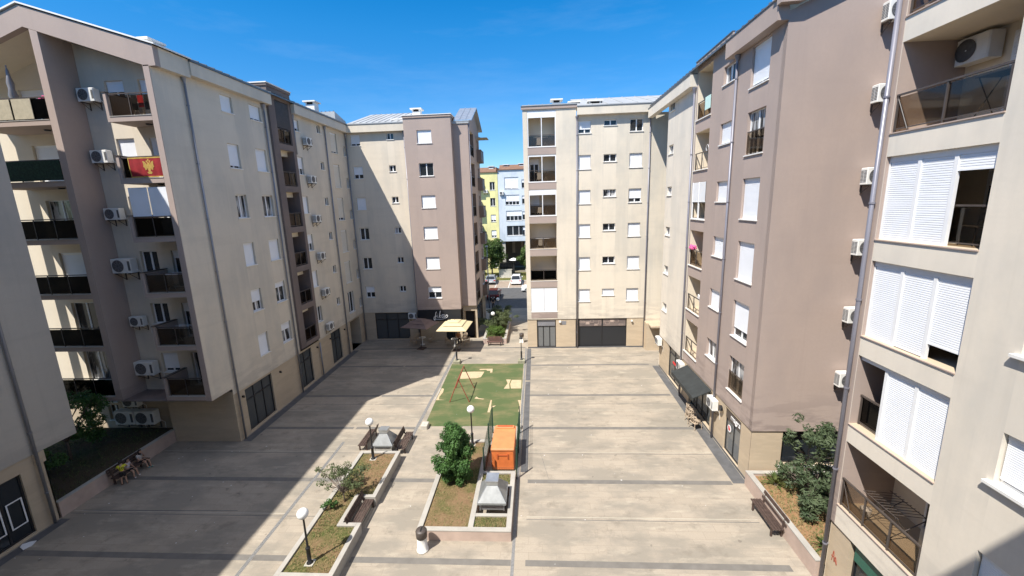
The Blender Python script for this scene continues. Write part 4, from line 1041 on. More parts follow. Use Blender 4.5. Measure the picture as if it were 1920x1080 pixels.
sheet('bare_patch',[[(-6.4,31.95),(-5.4,32.02),(-4.47,32.0),(-4.62,30.9),(-4.95,30.72),(-6.23,30.61)],[(-4.94,32.34),(-4.3,32.4),(-4.3,32.2),(-3.98,32.15),(-4.0,31.8),(-3.8,31.8),(-3.85,32.6),(-4.9,32.55)],
 [(-2.57,30.41),(-2.2,30.4),(-2.28,29.6),(-2.2,28.78),(-2.63,28.78),(-2.4,29.7)],[(-2.12,30.33),(-1.36,30.31),(-1.33,28.8),(-2.1,28.8),(-2.2,29.6)],[(-3.42,26.95),(-3.33,26.95),(-3.3,26.05),(-2.95,26.15),(-3.27,25.75),(-3.3,25.2),(-3.45,25.2)],
 [(-4.6,27.2),(-4.5,27.5),(-4.3,27.25),(-3.9,27.15),(-3.96,27.05)],[(-7.32,28.9),(-7.14,28.8),(-7.08,28.2),(-7.2,27.5),(-7.12,27.06),(-6.6,26.98),(-7.32,26.98)],[(-1.5,26.93),(-1.3,26.93),(-1.28,25.25),(-1.42,25.3),(-1.36,26.2)]],'sand',.012)
mb=MB(); mb.box(-7.45,-7.35,26.9,28.9,.0,.03); mb.box(-1.27,-1.22,24.9,28.6,.0,.05)
tag(obj('edge_strip',mb,M['stonecap']),kind='structure')
sheet('floor_crack',[[(0.05,20.4),(.062,20.4),(.262,19.2),(.382,18.5),(.37,18.5),(.25,19.2)],[(-21.5,15.9),(-14,16.02),(-14,16.05),(-21.5,15.95)]],'strip',.003)
mb=MB(); rr=random.Random(31)
for i in range(70):
    x,y=(rr.uniform(-21.5,-13),rr.uniform(12,23)) if i<30 else (rr.uniform(-7,9),rr.uniform(10,36)); s=rr.uniform(.015,.05); a=rr.uniform(0,PI)
    mb.face([(x+s*math.cos(a+q),y+s*.7*math.sin(a+q),.012+.004*(q>2)) for q in (0,1.3,2.8,4.4)])
tag(obj('litter_scraps',mb,M['laundry']),kind='stuff')
# hills on the horizon
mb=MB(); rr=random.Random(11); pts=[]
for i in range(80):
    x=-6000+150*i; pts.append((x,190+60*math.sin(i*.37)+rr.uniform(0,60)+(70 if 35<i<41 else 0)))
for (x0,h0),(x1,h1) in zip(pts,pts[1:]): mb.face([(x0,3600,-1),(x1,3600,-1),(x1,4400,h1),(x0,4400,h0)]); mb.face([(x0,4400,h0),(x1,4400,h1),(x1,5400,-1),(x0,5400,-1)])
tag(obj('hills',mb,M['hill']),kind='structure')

# ================================================================== PLANTERS
def rim(name,label,segs,h,capw,side='pinkstone',beds=(),soil='soil',group=None):
    xs=[s[0] for s in segs]+[s[1] for s in segs]; ys=[s[2] for s in segs]+[s[3] for s in segs]
    t=thing(name,label,'planter',(0,0,0),0,group); w=MB(); c=MB()
    for x0,x1,y0,y1 in segs: w.box(x0+.012,x1-.012,y0+.012,y1-.012,0,h-.05); c.bbox(x0,x1,y0,y1,h-.05,h,.008)
    obj('wall',w,M[side],t); obj('cap',c,M['stonecap'],t)
    s=MB()
    rr=random.Random(len(segs))
    for x0,x1,y0,y1,zz in beds:
        nx=max(2,int((x1-x0)/.25)); ny=max(2,int((y1-y0)/.25)); v=[];fc=[]
        for j in range(ny+1):
            for i in range(nx+1):
                e=0 if i in(0,nx) or j in (0,ny) else 1
                v.append((x0+(x1-x0)*i/nx,y0+(y1-y0)*j/ny,zz+e*rr.uniform(-.02,.05)))
        for j in range(ny):
            for i in range(nx): a=j*(nx+1)+i; fc.append((a,a+1,a+nx+2,a+nx+1))
        s.smooth=True; s.add(v,fc)
    obj('soil',s,M[soil],t); return t
rim('planter_bed','long stone planter with a bench notch, lamps and a small sparse tree',
    [(-9.8,-9.6,12.2,20.05),(-9.6,-7.6,12.2,12.4),(-7.8,-7.6,12.4,14.86),(-8.6,-7.8,14.68,14.86),(-8.6,-8.4,14.86,16.42),(-8.6,-7.6,16.42,16.6),(-7.8,-7.6,16.6,20.05),(-9.6,-7.8,19.87,20.05)],.5,
    .2,'stonecap',[(-9.6,-7.8,12.4,14.68,.42),(-9.6,-8.6,14.68,16.6,.42),(-9.6,-7.8,16.6,19.87,.42)])
rim('planter_bed','square stone planter holding a dense green tree and a steel hood',
    [(-5.15,-4.93,14.5,21.2),(-4.93,-1.25,14.5,14.72),(-1.47,-1.25,14.72,18.38),(-3.05,-2.83,14.72,21.2),(-4.93,-3.05,20.98,21.2),(-2.83,-1.47,15.33,15.5),(-2.83,-1.47,17.2,17.38),(-2.83,-1.47,18.2,18.38)],.5,.2,'pinkstone',
    [(-4.93,-3.05,14.72,20.98,.42),(-2.83,-1.47,14.72,15.33,.42),(-2.83,-1.47,17.38,18.2,.42)])
rim('planter_bed','raised pink stone planter with bushes between the two right-hand buildings',
    [(9.68,9.92,13.12,18.2),(9.92,15.0,17.98,18.2)],.75,.2,'pinkstone',[(9.92,15.0,13.11,17.98,.60)],'soil_r')
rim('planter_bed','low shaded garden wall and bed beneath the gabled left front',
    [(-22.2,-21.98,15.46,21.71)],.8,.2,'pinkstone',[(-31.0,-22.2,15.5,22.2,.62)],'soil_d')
rim('planter_bed','far stone planter overgrown with feathery bushes in the passage',
    [(-5.45,-5.2,38.9,48.0),(-5.2,-3.1,38.9,39.15),(-3.35,-3.1,39.15,48.0),(-5.2,-3.35,47.8,48.0)],.55,.2,'pinkstone',[(-5.2,-3.35,39.15,47.8,.47)],'lawn')
# ---- dry grass in the beds
def tufts(areas,n,mats,hmin,hmax,seed,name='grass_tufts',label=None):
    rr=random.Random(seed); mb=MB()
    for k in range(n):
        a=rr.choice(areas); x=rr.uniform(a[0],a[1]); y=rr.uniform(a[2],a[3]); z=a[4]; mb.m=0 if rr.random()<.5 else 1
        for q in range(4):
            t=rr.uniform(0,2*PI); h=rr.uniform(hmin,hmax); w=.006; dx,dy=math.cos(t),math.sin(t); l=h*.7
            mb.face([(x-dy*w,y+dx*w,z),(x+dy*w,y-dx*w,z),(x+dx*l,y+dy*l,z+h)])
    o=obj(name,mb,[M[m] for m in mats]); tag(o,label,None,None,'stuff'); return o
M['straw']=plain('straw',(.33,.25,.12),.9,var=.2,vs=8); M['blade']=plain('grass_blade',(.11,.15,.04),.8,var=.3,vs=4); M['weed']=plain('dark_weed',(.035,.05,.02),.9)
tufts([(-9.55,-7.85,12.45,14.6,.43),(-9.55,-7.85,16.7,19.8,.43),(-9.55,-8.65,14.68,16.6,.43)],2600,('straw','blade'),.03,.10,1)
tufts([(-4.9,-3.1,14.8,20.9,.43),(-2.8,-1.5,14.75,15.3,.43),(-2.8,-1.5,17.4,18.15,.43)],3000,('straw','blade'),.03,.09,2)
tufts([(10.0,12.5,13.3,17.9,.62)],2200,('straw','blade'),.04,.16,3)
tufts([(-28,-22.3,15.6,22.0,.64)],1800,('weed','blade'),.04,.16,4)
tufts([(-5.15,-3.4,39.2,47.5,.5)],1500,('blade','blade'),.1,.35,5)
tufts([(-12,2,73.2,81.5,-.01)],2500,('straw','blade'),.05,.2,6)

# ================================================================== PLANTS
def leaves(mb,rr,clumps,n,size,flat=.5,elong=1.7):
    # small leaf faces spread through a set of clumps (cx,cy,cz,rx,ry,rz)
    tot=sum(c[3]*c[4]*c[5] for c in clumps)
    for c in clumps:
        for i in range(int(n*c[3]*c[4]*c[5]/tot)):
            d=Vector((rr.gauss(0,1),rr.gauss(0,1),rr.gauss(0,1))).normalized(); r=rr.uniform(.35,1.0)**.6
            p=Vector((c[0]+d.x*c[3]*r,c[1]+d.y*c[4]*r,c[2]+d.z*c[5]*r))
            nrm=(d*.8+Vector((rr.uniform(-1,1),rr.uniform(-1,1),rr.uniform(-.2,1.2)))).normalized()
            a=nrm.orthogonal().normalized(); a=(Matrix.Rotation(rr.uniform(0,2*PI),3,nrm)@a); b_=nrm.cross(a); s=size*rr.uniform(.6,1.3)
            mb.face([p-a*s*elong*.5,p+b_*s*.35,p+a*s*elong*.5,p-b_*s*.35])
def tree(name,label,loc,trunk,limbs,clumps,n,size,leaf,tr=.06,seed=1,cat='tree',group=None,elong=1.7):
    rr=random.Random(seed); t=thing(name,label,cat,loc,0,group); w=MB(); w.smooth=True
    tops=[]; w.tube((0,0,-.05),(trunk[0],trunk[1],trunk[2]),tr,tr*.7,8)
    for c in clumps[:limbs]:
        p=Vector(trunk)*rr.uniform(.6,1); q=Vector(c[:3]); m=(p+q)/2+Vector((rr.uniform(-.1,.1),rr.uniform(-.1,.1),.1))*c[3]
        w.tube(p,m,tr*.5,tr*.35,6); w.tube(m,q,tr*.35,tr*.12,6)
        for k in range(4):
            e=q+Vector((rr.uniform(-1,1)*c[3],rr.uniform(-1,1)*c[4],rr.uniform(-.3,1)*c[5]))*.8; w.tube(m if k%2 else q,e,tr*.18,tr*.06,5)
    obj('trunk',w,M['bark'],t); l=MB(); leaves(l,rr,clumps,n,size,elong=elong); obj('crown',l,M[leaf],t); return t
rr=random.Random(4); cl=[]
for i in range(80):
    z=rr.uniform(.25,2.72); R=(.84 if z<1.4 else .84*(1-((z-1.4)/1.7)**1.35)); R=max(R,.10)*(.66 if z<.7 else 1); a=rr.uniform(0,2*PI); q=rr.uniform(.25,1.0)
    cl.append((R*q*math.cos(a),R*q*math.sin(a),z,rr.uniform(.2,.34),rr.uniform(.2,.34),rr.uniform(.2,.36)))
cl.append((-.85,-.1,1.2,.3,.3,.22))
tree('leafy_tree','dense dark green tree with an egg-shaped crown in the square planter',(-4.1,17.75,.42),(0,0,1.2),10,cl,17000,.088,'leaf_d',.06,3)
rr=random.Random(8); cl=[]
for i in range(26):
    a=rr.uniform(0,2*PI); q=rr.uniform(.2,1.25); cl.append((-.3+q*math.cos(a)*1.05,.35+q*math.sin(a)*.8,.75+rr.uniform(0,.95)-.25*q,rr.uniform(.14,.3),rr.uniform(.14,.3),rr.uniform(.1,.22)))
tree('olive_tree','small sparse grey-green tree in the long planter beside the notched bench',(-8.9,16.15,.42),(-.1,.1,.6),26,cl,2100,.065,'leaf_o',.03,5)
tree('shrub','small bright green sapling in the long planter, left of the bench notch',(-9.35,15.6,.42),(.02,0,.25),6,[(.1*i-.25,.08*(i%3)-.05,.28+.06*(i%4),.13,.13,.09) for i in range(6)],260,.075,'leaf_d',.012,6,'shrub')
rr=random.Random(12); cl=[]
for i in range(60):
    cl.append((rr.uniform(-.55,1.6),rr.uniform(-1.7,1.5),rr.uniform(.2,1.6),rr.uniform(.16,.36),rr.uniform(.16,.36),rr.uniform(.14,.32)))
for i in range(30): cl.append((rr.uniform(-.5,1.9),rr.uniform(-.6,1.6),rr.uniform(1.6,3.4),rr.uniform(.15,.3),rr.uniform(.15,.3),rr.uniform(.15,.3)))
tree('oleander_bush','large dark green oleander bush spilling over the pink stone planter on the right',(11.15,16.1,.6),(.3,0,.9),46,cl,6800,.085,'leaf_b',.05,7,'bush',elong=2.6)
def palm(label,loc,n,l,seed,up=.55):
    rr=random.Random(seed); t=thing('palm_plant',label,'plant',loc); mb=MB()
    for i in range(n):
        a=2*PI*i/n*2.4+rr.uniform(-.2,.2); e=rr.uniform(.15,1.25); d=Vector((math.cos(a)*math.cos(e),math.sin(a)*math.cos(e),math.sin(e)*up*1.6)); s=d.cross(Vector((0,0,1)))
        if s.length<.01: s=Vector((1,0,0))
        s.normalize(); L=l*rr.uniform(.75,1.1); p0=Vector((0,0,.05)); p1=d*L*.55+Vector((0,0,.08)); p2=d*L-Vector((0,0,.12*L))
        w=.035; mb.face([p0-s*w*.5,p0+s*w*.5,p1+s*w,p1-s*w]); mb.face([p1-s*w,p1+s*w,p2])
    obj('leaves',mb,M['leaf_p'],t); b=MB(); b.lathe([(.001,0),(.1,0),(.08,.15),(.001,.2)],(0,0,-.02),8); obj('stem',b,M['bark'],t)
palm('spiky yucca with stiff pale leaves near the far end of the right planter',(10.62,17.35,.6),46,.78,2)
palm('low spiky yucca at the near end of the right planter, by the grey downpipe',(10.45,13.75,.6),34,.6,3)
rr=random.Random(21); cl=[]
for i in range(40): cl.append((rr.uniform(-2.6,1.2),rr.uniform(-1.8,1.6),rr.uniform(.6,3.6),rr.uniform(.3,.6),rr.uniform(.3,.6),rr.uniform(.25,.5)))
tree('garden_tree','shaded dark tree in the garden under the left balconies',(-25.4,18.9,.6),(0,0,1.6),16,cl,9000,.11,'leaf_d',.08,9)
def feather(label,loc,sp,h,n,seed,leaf='leaf_o'):
    rr=random.Random(seed); t=thing('feathery_bush',label,'bush',loc,0,'bushes in the far planter'); w=MB(); l=MB()
    for i in range(n):
        a=rr.uniform(0,2*PI); q=rr.uniform(.2,1)*sp; e=Vector((math.cos(a)*q,math.sin(a)*q*.9,rr.uniform(.45,1)*h)); m=e*.5+Vector((0,0,.25*h)); w.tube((0,0,0),m,.022,.015,5); w.tube(m,e,.015,.005,5)
        for k in range(5):
            c=m.lerp(e,rr.uniform(.2,1.05)); cl=[(c.x+rr.uniform(-.15,.15),c.y+rr.uniform(-.15,.15),c.z+rr.uniform(-.1,.12),.24,.24,.13)]; leaves(l,rr,cl,30,.06,elong=2.6)
    obj('branches',w,M['bark'],t); obj('foliage',l,M[leaf],t)
feather('low green bush at the front of the far planter, behind the red-brown bench',(-4.25,40.0,.47),.95,.9,24,1,'leaf_y')
feather('wide feathery bush leaning left over the far planter edge',(-4.75,42.0,.47),1.7,1.5,34,2)
feather('feathery bush arching right over the far planter edge',(-3.7,42.8,.47),1.6,1.9,34,3)
feather('dark feathery bush at the back of the far planter',(-4.3,45.6,.47),1.5,1.7,30,4,'leaf_b')
for x,y,r,h,s,lb in ((-8.4,77.2,3.0,8.9,31,'round light green street tree behind the silver car'),(-1.6,77.6,2.3,6.4,32,'light green street tree partly hidden by the right block'),(-13.5,78,2.6,6.6,33,'street tree before the yellow building, hidden behind the brown tower'),(5,78.5,2.4,6.4,34,'street tree in front of the blue building, behind the right block')):
    rr=random.Random(s); cl=[]
    for i in range(34):
        d=Vector((rr.gauss(0,1),rr.gauss(0,1),rr.gauss(0,.9))).normalized()*rr.uniform(.3,.95); cl.append((d.x*r*.85,d.y*r*.85,h*.52+d.z*h*.44,r*rr.uniform(.2,.36),r*rr.uniform(.2,.36),r*rr.uniform(.18,.34)))
    tree('street_tree',lb,(x,y,0),(0,0,h*.35),12,cl,6500,.28,'leaf_s',.16,s,group='street trees beyond the parking')

# ================================================================== STREET FURNITURE
def lamp_proto():
    t=thing('globe_lamp','','street lamp'); p=MB(); p.smooth=True
    p.lathe([(.001,0),(.12,0),(.12,.04),(.075,.06),(.07,.60),(.085,.62),(.085,.68),(.06,.70),(.04,.74),(.034,1.88),(.055,1.90),(.075,1.95),(.001,1.95)],n=14)
    obj('post',p,M['black'],t); g=MB(); g.smooth=True; g.sphere((0,0,2.13),.205,20,14); obj('globe',g,M['globe'],t)
    k=MB(); k.smooth=True; k.lathe([(.20,-.01),(.212,0),(.20,.01)],(0,0,2.13),20); obj('foot_plate',(lambda q:(q.box(-.16,.16,-.16,.16,-.01,.012),q)[1])(MB()),M['conc'],t); return t
LP=lamp_proto()
for x,y,z,lb in ((-8.76,12.87,.45,'white globe lamp on a black post at the near end of the long planter'),(-8.86,19.4,.45,'white globe lamp on a black post at the far end of the long planter'),(-3.75,20.75,.45,'white globe lamp behind the dense tree at the edge of the green mat'),
                 (-4.6,41.3,.3,'white globe lamp rising from the bushes of the far planter'),(-4.85,49.6,-.1,'shaded globe lamp farther down the passage beyond the far planter')):
    o=place(LP,USED,(x,y,z),0,lb); o['group']='globe lamps'
t=thing('broken_lamp','black lamp post without its globe by the left back corner of the green mat','street lamp',(-7.1,33.95,0),0,'broken lamp posts'); p=MB(); p.smooth=True
p.lathe([(.001,.28),(.12,.28),(.12,.32),(.075,.34),(.07,.95),(.09,.98),(.05,1.02),(.036,1.06),(.034,2.1),(.05,2.12),(.15,2.16),(.17,2.22),(.15,2.25),(.001,2.25)],n=14); obj('post',p,M['black'],t)
p=MB(); p.bbox(-.3,.3,-.3,.3,0,.28,.03); obj('base_block',p,M['mossy'],t)
c=copy_tree(t); c.location=(-1.47,33.95,0); c['label']='black lamp post with only a dark dish on top, by the cream corner'
def block(x,y,lb,w=.42,d=.55,h=.28):
    q=MB(); q.bbox(-w/2,w/2,-d/2,d/2,0,h,.03); tag(obj('concrete_block',q,M['conc'],None,(x,y,0)),lb,'concrete block','concrete blocks at the mat corners')
block(-7.13,23.3,'white concrete block at the near left corner of the green mat'); block(-1.22,23.25,'small concrete block at the near right corner of the green mat',.16,.4,.24)
def bench_proto(name,mat,legs):
    t=thing(name,'','bench')
    s=MB()
    for i in range(4): s.bbox(-.9,.9,-.02+.115*i-.22,.075+.115*i-.22,.42,.455,.006)
    obj('seat',s,M[mat],t); b_=MB()
    for i in range(3):
        z=.55+.12*i; y=.235+.035*i; b_.extr([(y,z),(y+.03,z),(y+.055,z+.095),(y+.025,z+.095)],'x',-.9,.9)
    obj('backrest',b_,M[mat],t)
    for x in (-.72,.72):
        l=MB(); l.box(x-.035,x+.035,-.23,-.17,0,.42); l.box(x-.035,x+.035,.17,.23,0,.42); l.box(x-.035,x+.035,-.17,.17,.36,.42); l.extr([(.19,.42),(.245,.42),(.345,.9),(.30,.9)],'x',x-.035,x+.035); obj('leg',l,M[legs],t)
    return t
BP=bench_proto('bench','wood','wood')
for x,y,r,lb in ((9.42,15.75,-PI/2,'dark slatted bench against the pink planter on the right'),(-7.92,15.65,PI/2,'dark slatted bench set into the notch of the long planter'),(-7.75,21.3,PI/2,'dark slatted bench to the right of the steel hood near the green mat'),
                 (-10.05,21.6,-PI/2,'dark slatted bench to the left of the steel hood, behind the lamp'),(-21.62,18.5,PI/2,'dark bench in the shade against the garden wall, with children on it')):
    o=place(BP,USED,(x,y,0),r,lb); o['group']='dark benches'; o.scale=(1,1,.84 if x<-7 and x>-11 else 1)
BR=bench_proto('bench','wood_red','iron'); BR.location=(-4.25,38.5,0); BR['label']='red-brown slatted bench in front of the far planter'; BR.scale=(.82,.9,.9)
def hood(label,loc,w,d,zb,h,closed):
    t=thing('vent_hood',label,'vent hood',loc); q=MB()
    def fr(a0,b0,a1,b1,z0,z1):
        v=[(-a0,-b0,z0),(a0,-b0,z0),(a0,b0,z0),(-a0,b0,z0),(-a1,-b1,z1),(a1,-b1,z1),(a1,b1,z1),(-a1,b1,z1)]; q.add(v,[(0,3,2,1),(4,5,6,7),(0,1,5,4),(1,2,6,5),(2,3,7,6),(3,0,4,7)])
    a,b_=w/2,d/2; fr(a,b_,a,b_,zb,zb+.09); fr(a*.985,b_*.985,a*.34,b_*.34,zb+.091,zb+h)
    obj('cover',q,M['galv_m'],t)
    for x,y in ((1,1),(1,-1),(-1,1),(-1,-1)):
        e=MB(); e.tube((x*a*.985,y*b_*.985,zb+.1),(x*a*.34,y*b_*.34,zb+h),.012,.012,5); obj('seam',e,M['galv'],t)
    c=MB(); c.box(-a*.40,a*.40,-b_*.40,b_*.40,zb+h+.001,zb+h+.18); c.box(-a*.44,a*.44,-b_*.44,b_*.44,zb+h+.181,zb+h+.21); obj('cap',c,M['galv'],t)
    g=MB()
    for x in (-a*.86,a*.86-.05):
        for y in (-b_*.86,b_*.86-.05): g.box(x,x+.05,y,y+.05,0,zb)
    g.box(-a*.8,a*.8,-b_*.8,b_*.8,0,zb*.55); obj('base_frame',g,M['galv'],t)
hood('grey steel pyramid hood standing in the square planter beside the orange container',(-2.15,16.35,.42),1.26,1.40,.34,.66,True)
hood('white steel pyramid hood between two benches at the end of the long planter',(-8.85,21.15,0),1.18,1.05,.34,.66,True)
q=MB(); 
t=thing('litter_bin','white round bin with a black slotted top by the corner of the square planter','litter bin',(-4.78,14.02,0))
q.smooth=True; q.lathe([(.001,0),(.235,0),(.235,.07),(.20,.09),(.195,.62)],n=20); obj('body',q,M['sill'],t); q=MB(); q.smooth=True; q.lathe([(.195,.62),(.215,.63),(.225,.90),(.20,.95),(.001,.96)],n=20); obj('lid',q,M['iron'],t); q=MB(); q.box(-.03,.03,-.11,.11,.955,.968); obj('slot',q,M['dark'],t)
c=copy_tree(t); c.location=(-1.62,39.2,0); c['label']='white round bin at the corner of the cream right block, behind a lamp post'
# orange container in its green cage
t=thing('waste_container','orange metal container with a sloping lid inside a green wire cage','container',(-1.93,20.2,0)); q=MB(); q.bbox(-.57,.57,-1.12,1.12,.08,1.16,.03); obj('body',q,M['orange'],t)
q=MB(); q.bbox(-.60,.60,-1.15,1.15,1.165,1.27,.03); q.bbox(-.50,.50,.80,1.05,1.272,1.36,.02); obj('lid',q,M['orange_l'],t)
q=MB(); q.box(-.24,.24,-1.142,-1.121,.86,.92); q.box(-.30,-.24,-1.16,-1.121,.72,.98); q.box(.24,.30,-1.16,-1.121,.72,.98); obj('handle',q,M['orange_dk'],t); q=MB(); q.box(-.42,.42,.83,1.0,1.362,1.38); obj('lid_handle',q,M['orange_dk'],t)
q=MB()
for x in (-.45,.45):
    for y in (-.9,.9): q.box(x-.06,x+.06,y-.06,y+.06,0,.08)
obj('foot',q,M['black'],t)
t=thing('wire_fence','dark green wire mesh fence around the orange container','fence',(-2.0,20.6,0))
for x,y in ((-.82,-2.15),(.80,-2.15),(-.82,.1),(.80,.1),(-.82,2.1),(.80,2.1)):
    q=MB(); q.box(x-.03,x+.03,y-.03,y+.03,0,1.75); obj('fence_post',q,M['fence'],t)
def meshpanel(p0,p1,z0,z1):
    q=MB(); p0=Vector(p0); p1=Vector(p1); n=int((p1-p0).length/.085)
    for i in range(n+1):
        p=p0.lerp(p1,i/n); q.tube((p.x,p.y,z0),(p.x,p.y,z1),.0045,.0045,4,False)
    for i in range(7): z=z0+(z1-z0)*i/6; q.tube((p0.x,p0.y,z),(p1.x,p1.y,z),.006,.006,4,False)
    obj('mesh_panel',q,M['fence'],t)
meshpanel((-.82,-2.15),(-.82,.1),.1,1.7); meshpanel((-.82,.1),(-.82,2.1),.1,1.7); meshpanel((.8,-2.15),(.8,.1),.1,1.7); meshpanel((.8,.1),(.8,2.1),.1,1.7); meshpanel((-.82,-2.15),(.8,-2.15),.1,.62)
# rusty swing frame on the turf
t=thing('swing_frame','rusty red A-shaped swing frame without seats on the green mat','swing frame',(-5.57,27.8,0))
for y,lo in ((-1.15,.70),(1.13,.70)):
    for s_ in (-1,1): q=MB(); q.tube((s_*lo,y,0),(0,y,1.72),.032,.032,8); obj('leg',q,M['rust'],t)
q=MB(); q.tube((0,-1.25,1.73),(0,1.23,1.73),.035,.035,8); obj('top_bar',q,M['rust'],t)
# cafe umbrellas
def umbrella(label,loc,rz,w,d,mat):
    t=thing('cafe_umbrella',label,'umbrella',loc,rz,'square cafe umbrellas'); q=MB()
    for i,(k0,k1,z0,z1) in enumerate(((1.0,.58,2.42,2.70),(.66,.30,2.72,2.90),(.36,.02,2.92,3.05))):
        a,b_=w/2,d/2; v=[(-a*k0,-b_*k0,z0),(a*k0,-b_*k0,z0),(a*k0,b_*k0,z0),(-a*k0,b_*k0,z0),(-a*k1,-b_*k1,z1),(a*k1,-b_*k1,z1),(a*k1,b_*k1,z1),(-a*k1,b_*k1,z1)]; q.add(v,[(4,5,6,7),(0,1,5,4),(1,2,6,5),(2,3,7,6),(3,0,4,7)])
        if i==0:
            u=[(x,y,z-.05) for x,y,z in v[:4]]; n=len(q.v); q.add(v[:4]+u,[(0,4,5,1),(1,5,6,2),(2,6,7,3),(3,7,4,0)])
    obj('canopy',q,M[mat],t); p=MB(); p.tube((0,0,0),(0,0,3.1),.035,.03,8); p.box(-.35,.35,-.35,.35,0,.07); obj('pole',p,M['wood'],t); r=MB()
    for x in (-1,1):
        for y in (-1,1): r.tube((0,0,2.95),(x*w*.48,y*d*.48,2.42),.014,.014,5)
    obj('rib',r,M['wood'],t)
umbrella('brown square cafe umbrella in the shade left of the sign',(-11.25,37.75,0),-.26,2.75,2.45,'umb_br')
umbrella('pale yellow square cafe umbrella in the sun before the black sign',(-7.75,37.1,0),-.05,2.75,3.15,'umb_ye')
def chair_proto():
    t=thing('rattan_chair','','chair'); q=MB(); q.bbox(-.25,.25,-.25,.25,.40,.46,.02); obj('seat',q,M['wicker'],t)
    q=MB(); q.smooth=True
    for i in range(9):
        a=-PI*.08+PI*1.16*i/8; q.tube((.27*math.cos(a),.25*math.sin(a)*.95+.0,.46),(.29*math.cos(a),.29*math.sin(a),.66+.22*max(0,math.sin(a))),.022,.02,6)
    q.path([(.29*math.cos(-PI*.08+PI*1.16*i/16),.29*math.sin(-PI*.08+PI*1.16*i/16),.67+.22*max(0,math.sin(-PI*.08+PI*1.16*i/16))) for i in range(17)],.024,6)
    obj('backrest',q,M['wicker'],t)
    for x in (-1,1):
        for y in (-1,1): q=MB(); q.tube((x*.22,y*.22,.40),(x*.25,y*.26,0),.02,.018,6); obj('leg',q,M['wicker'],t)
    return t
CP=chair_proto()
for x,y,r,lb in ((-12.35,38.7,1.2,'rattan chair under the brown umbrella, left of the round table'),(-12.1,39.6,.3,'rattan chair against the wall behind the brown umbrella'),(-10.75,39.5,-1.0,'rattan chair right of the brown umbrella table'),
                 (-8.85,38.6,2.0,'rattan chair at the left side under the yellow umbrella'),(-7.35,39.6,-.7,'rattan chair by the wall under the yellow umbrella'),(-6.95,38.5,-1.6,'rattan chair at the right side under the yellow umbrella'),(-7.95,39.35,.2,'rattan chair under the yellow umbrella with a person sitting on it'),
                 (9.22,23.95,PI/2,'rattan chair upright beneath the black awning'),(9.25,23.25,1.9,'rattan chair next to the awning shop door, in front of its neighbour')):
    o=place(CP,USED,(x,y,0),r,lb); o['group']='rattan cafe chairs'
c=copy_tree(CP); c.location=(9.22,23.95,.34); c.rotation_euler=(0,0,PI/2); c['label']='rattan chair stacked on top of another beneath the black awning'
def table(label,loc):
    t=thing('cafe_table',label,'table',loc,0,'round cafe tables'); q=MB(); q.lathe([(.001,.70),(.34,.70),(.35,.72),(.34,.74),(.001,.74)],n=20); obj('tabletop',q,M['sill'],t); q=MB(); q.lathe([(.001,0),(.24,0),(.23,.03),(.05,.06),(.04,.70),(.001,.70)],n=14); obj('pedestal',q,M['sill'],t)
table('white round pedestal table under the brown umbrella',(-11.5,39.0,0)); table('white round pedestal table under the yellow umbrella',(-8.15,38.45,0))
# lamp pole in the street
t=thing('street_lamp_pole','tall thin grey street lamp pole at the end of the passage','street lamp',(-6.45,54.0,-.12)); q=MB(); q.smooth=True; q.tube((0,0,0),(0,0,8.2),.09,.05,10); obj('pole',q,M['pipe'],t); q=MB(); q.bbox(-.15,.15,-.9,.1,8.2,8.32,.03); obj('lamp_head',q,M['pipe'],t)
# garden wall with gate and parasol beyond the parking
q=MB(); q.box(-7.1,-4.7,76.9,77.2,-.02,1.35); q.box(-7.2,-4.6,76.85,77.25,1.351,1.42); t=tag(obj('garden_wall',q,M['conc']),'low grey garden wall beyond the parking, between the two trees','wall')
t=thing('glazed_kiosk','dark glazed terrace screen above the grey garden wall','terrace',(-5.6,79.3,0)); q=MB(); q.box(-1.4,1.4,-.8,.8,0,2.3); obj('screen',q,M['glass'],t); q=MB()
for i in range(6): q.box(-1.45+.56*i,-1.39+.56*i,-.84,-.801,.0,2.3)
q.box(-1.5,1.5,-.9,.9,2.3,2.42); obj('frame',q,M['black'],t)
t=thing('garden_parasol','small white parasol above the terrace across the street','parasol',(-4.35,78.2,0)); q=MB(); q.lathe([(1.0,3.0),(.5,3.25),(.02,3.4)],n=10); obj('canopy',q,M['lett'],t); q=MB(); q.tube((0,0,0),(0,0,3.4),.03); obj('pole',q,M['pipe'],t)

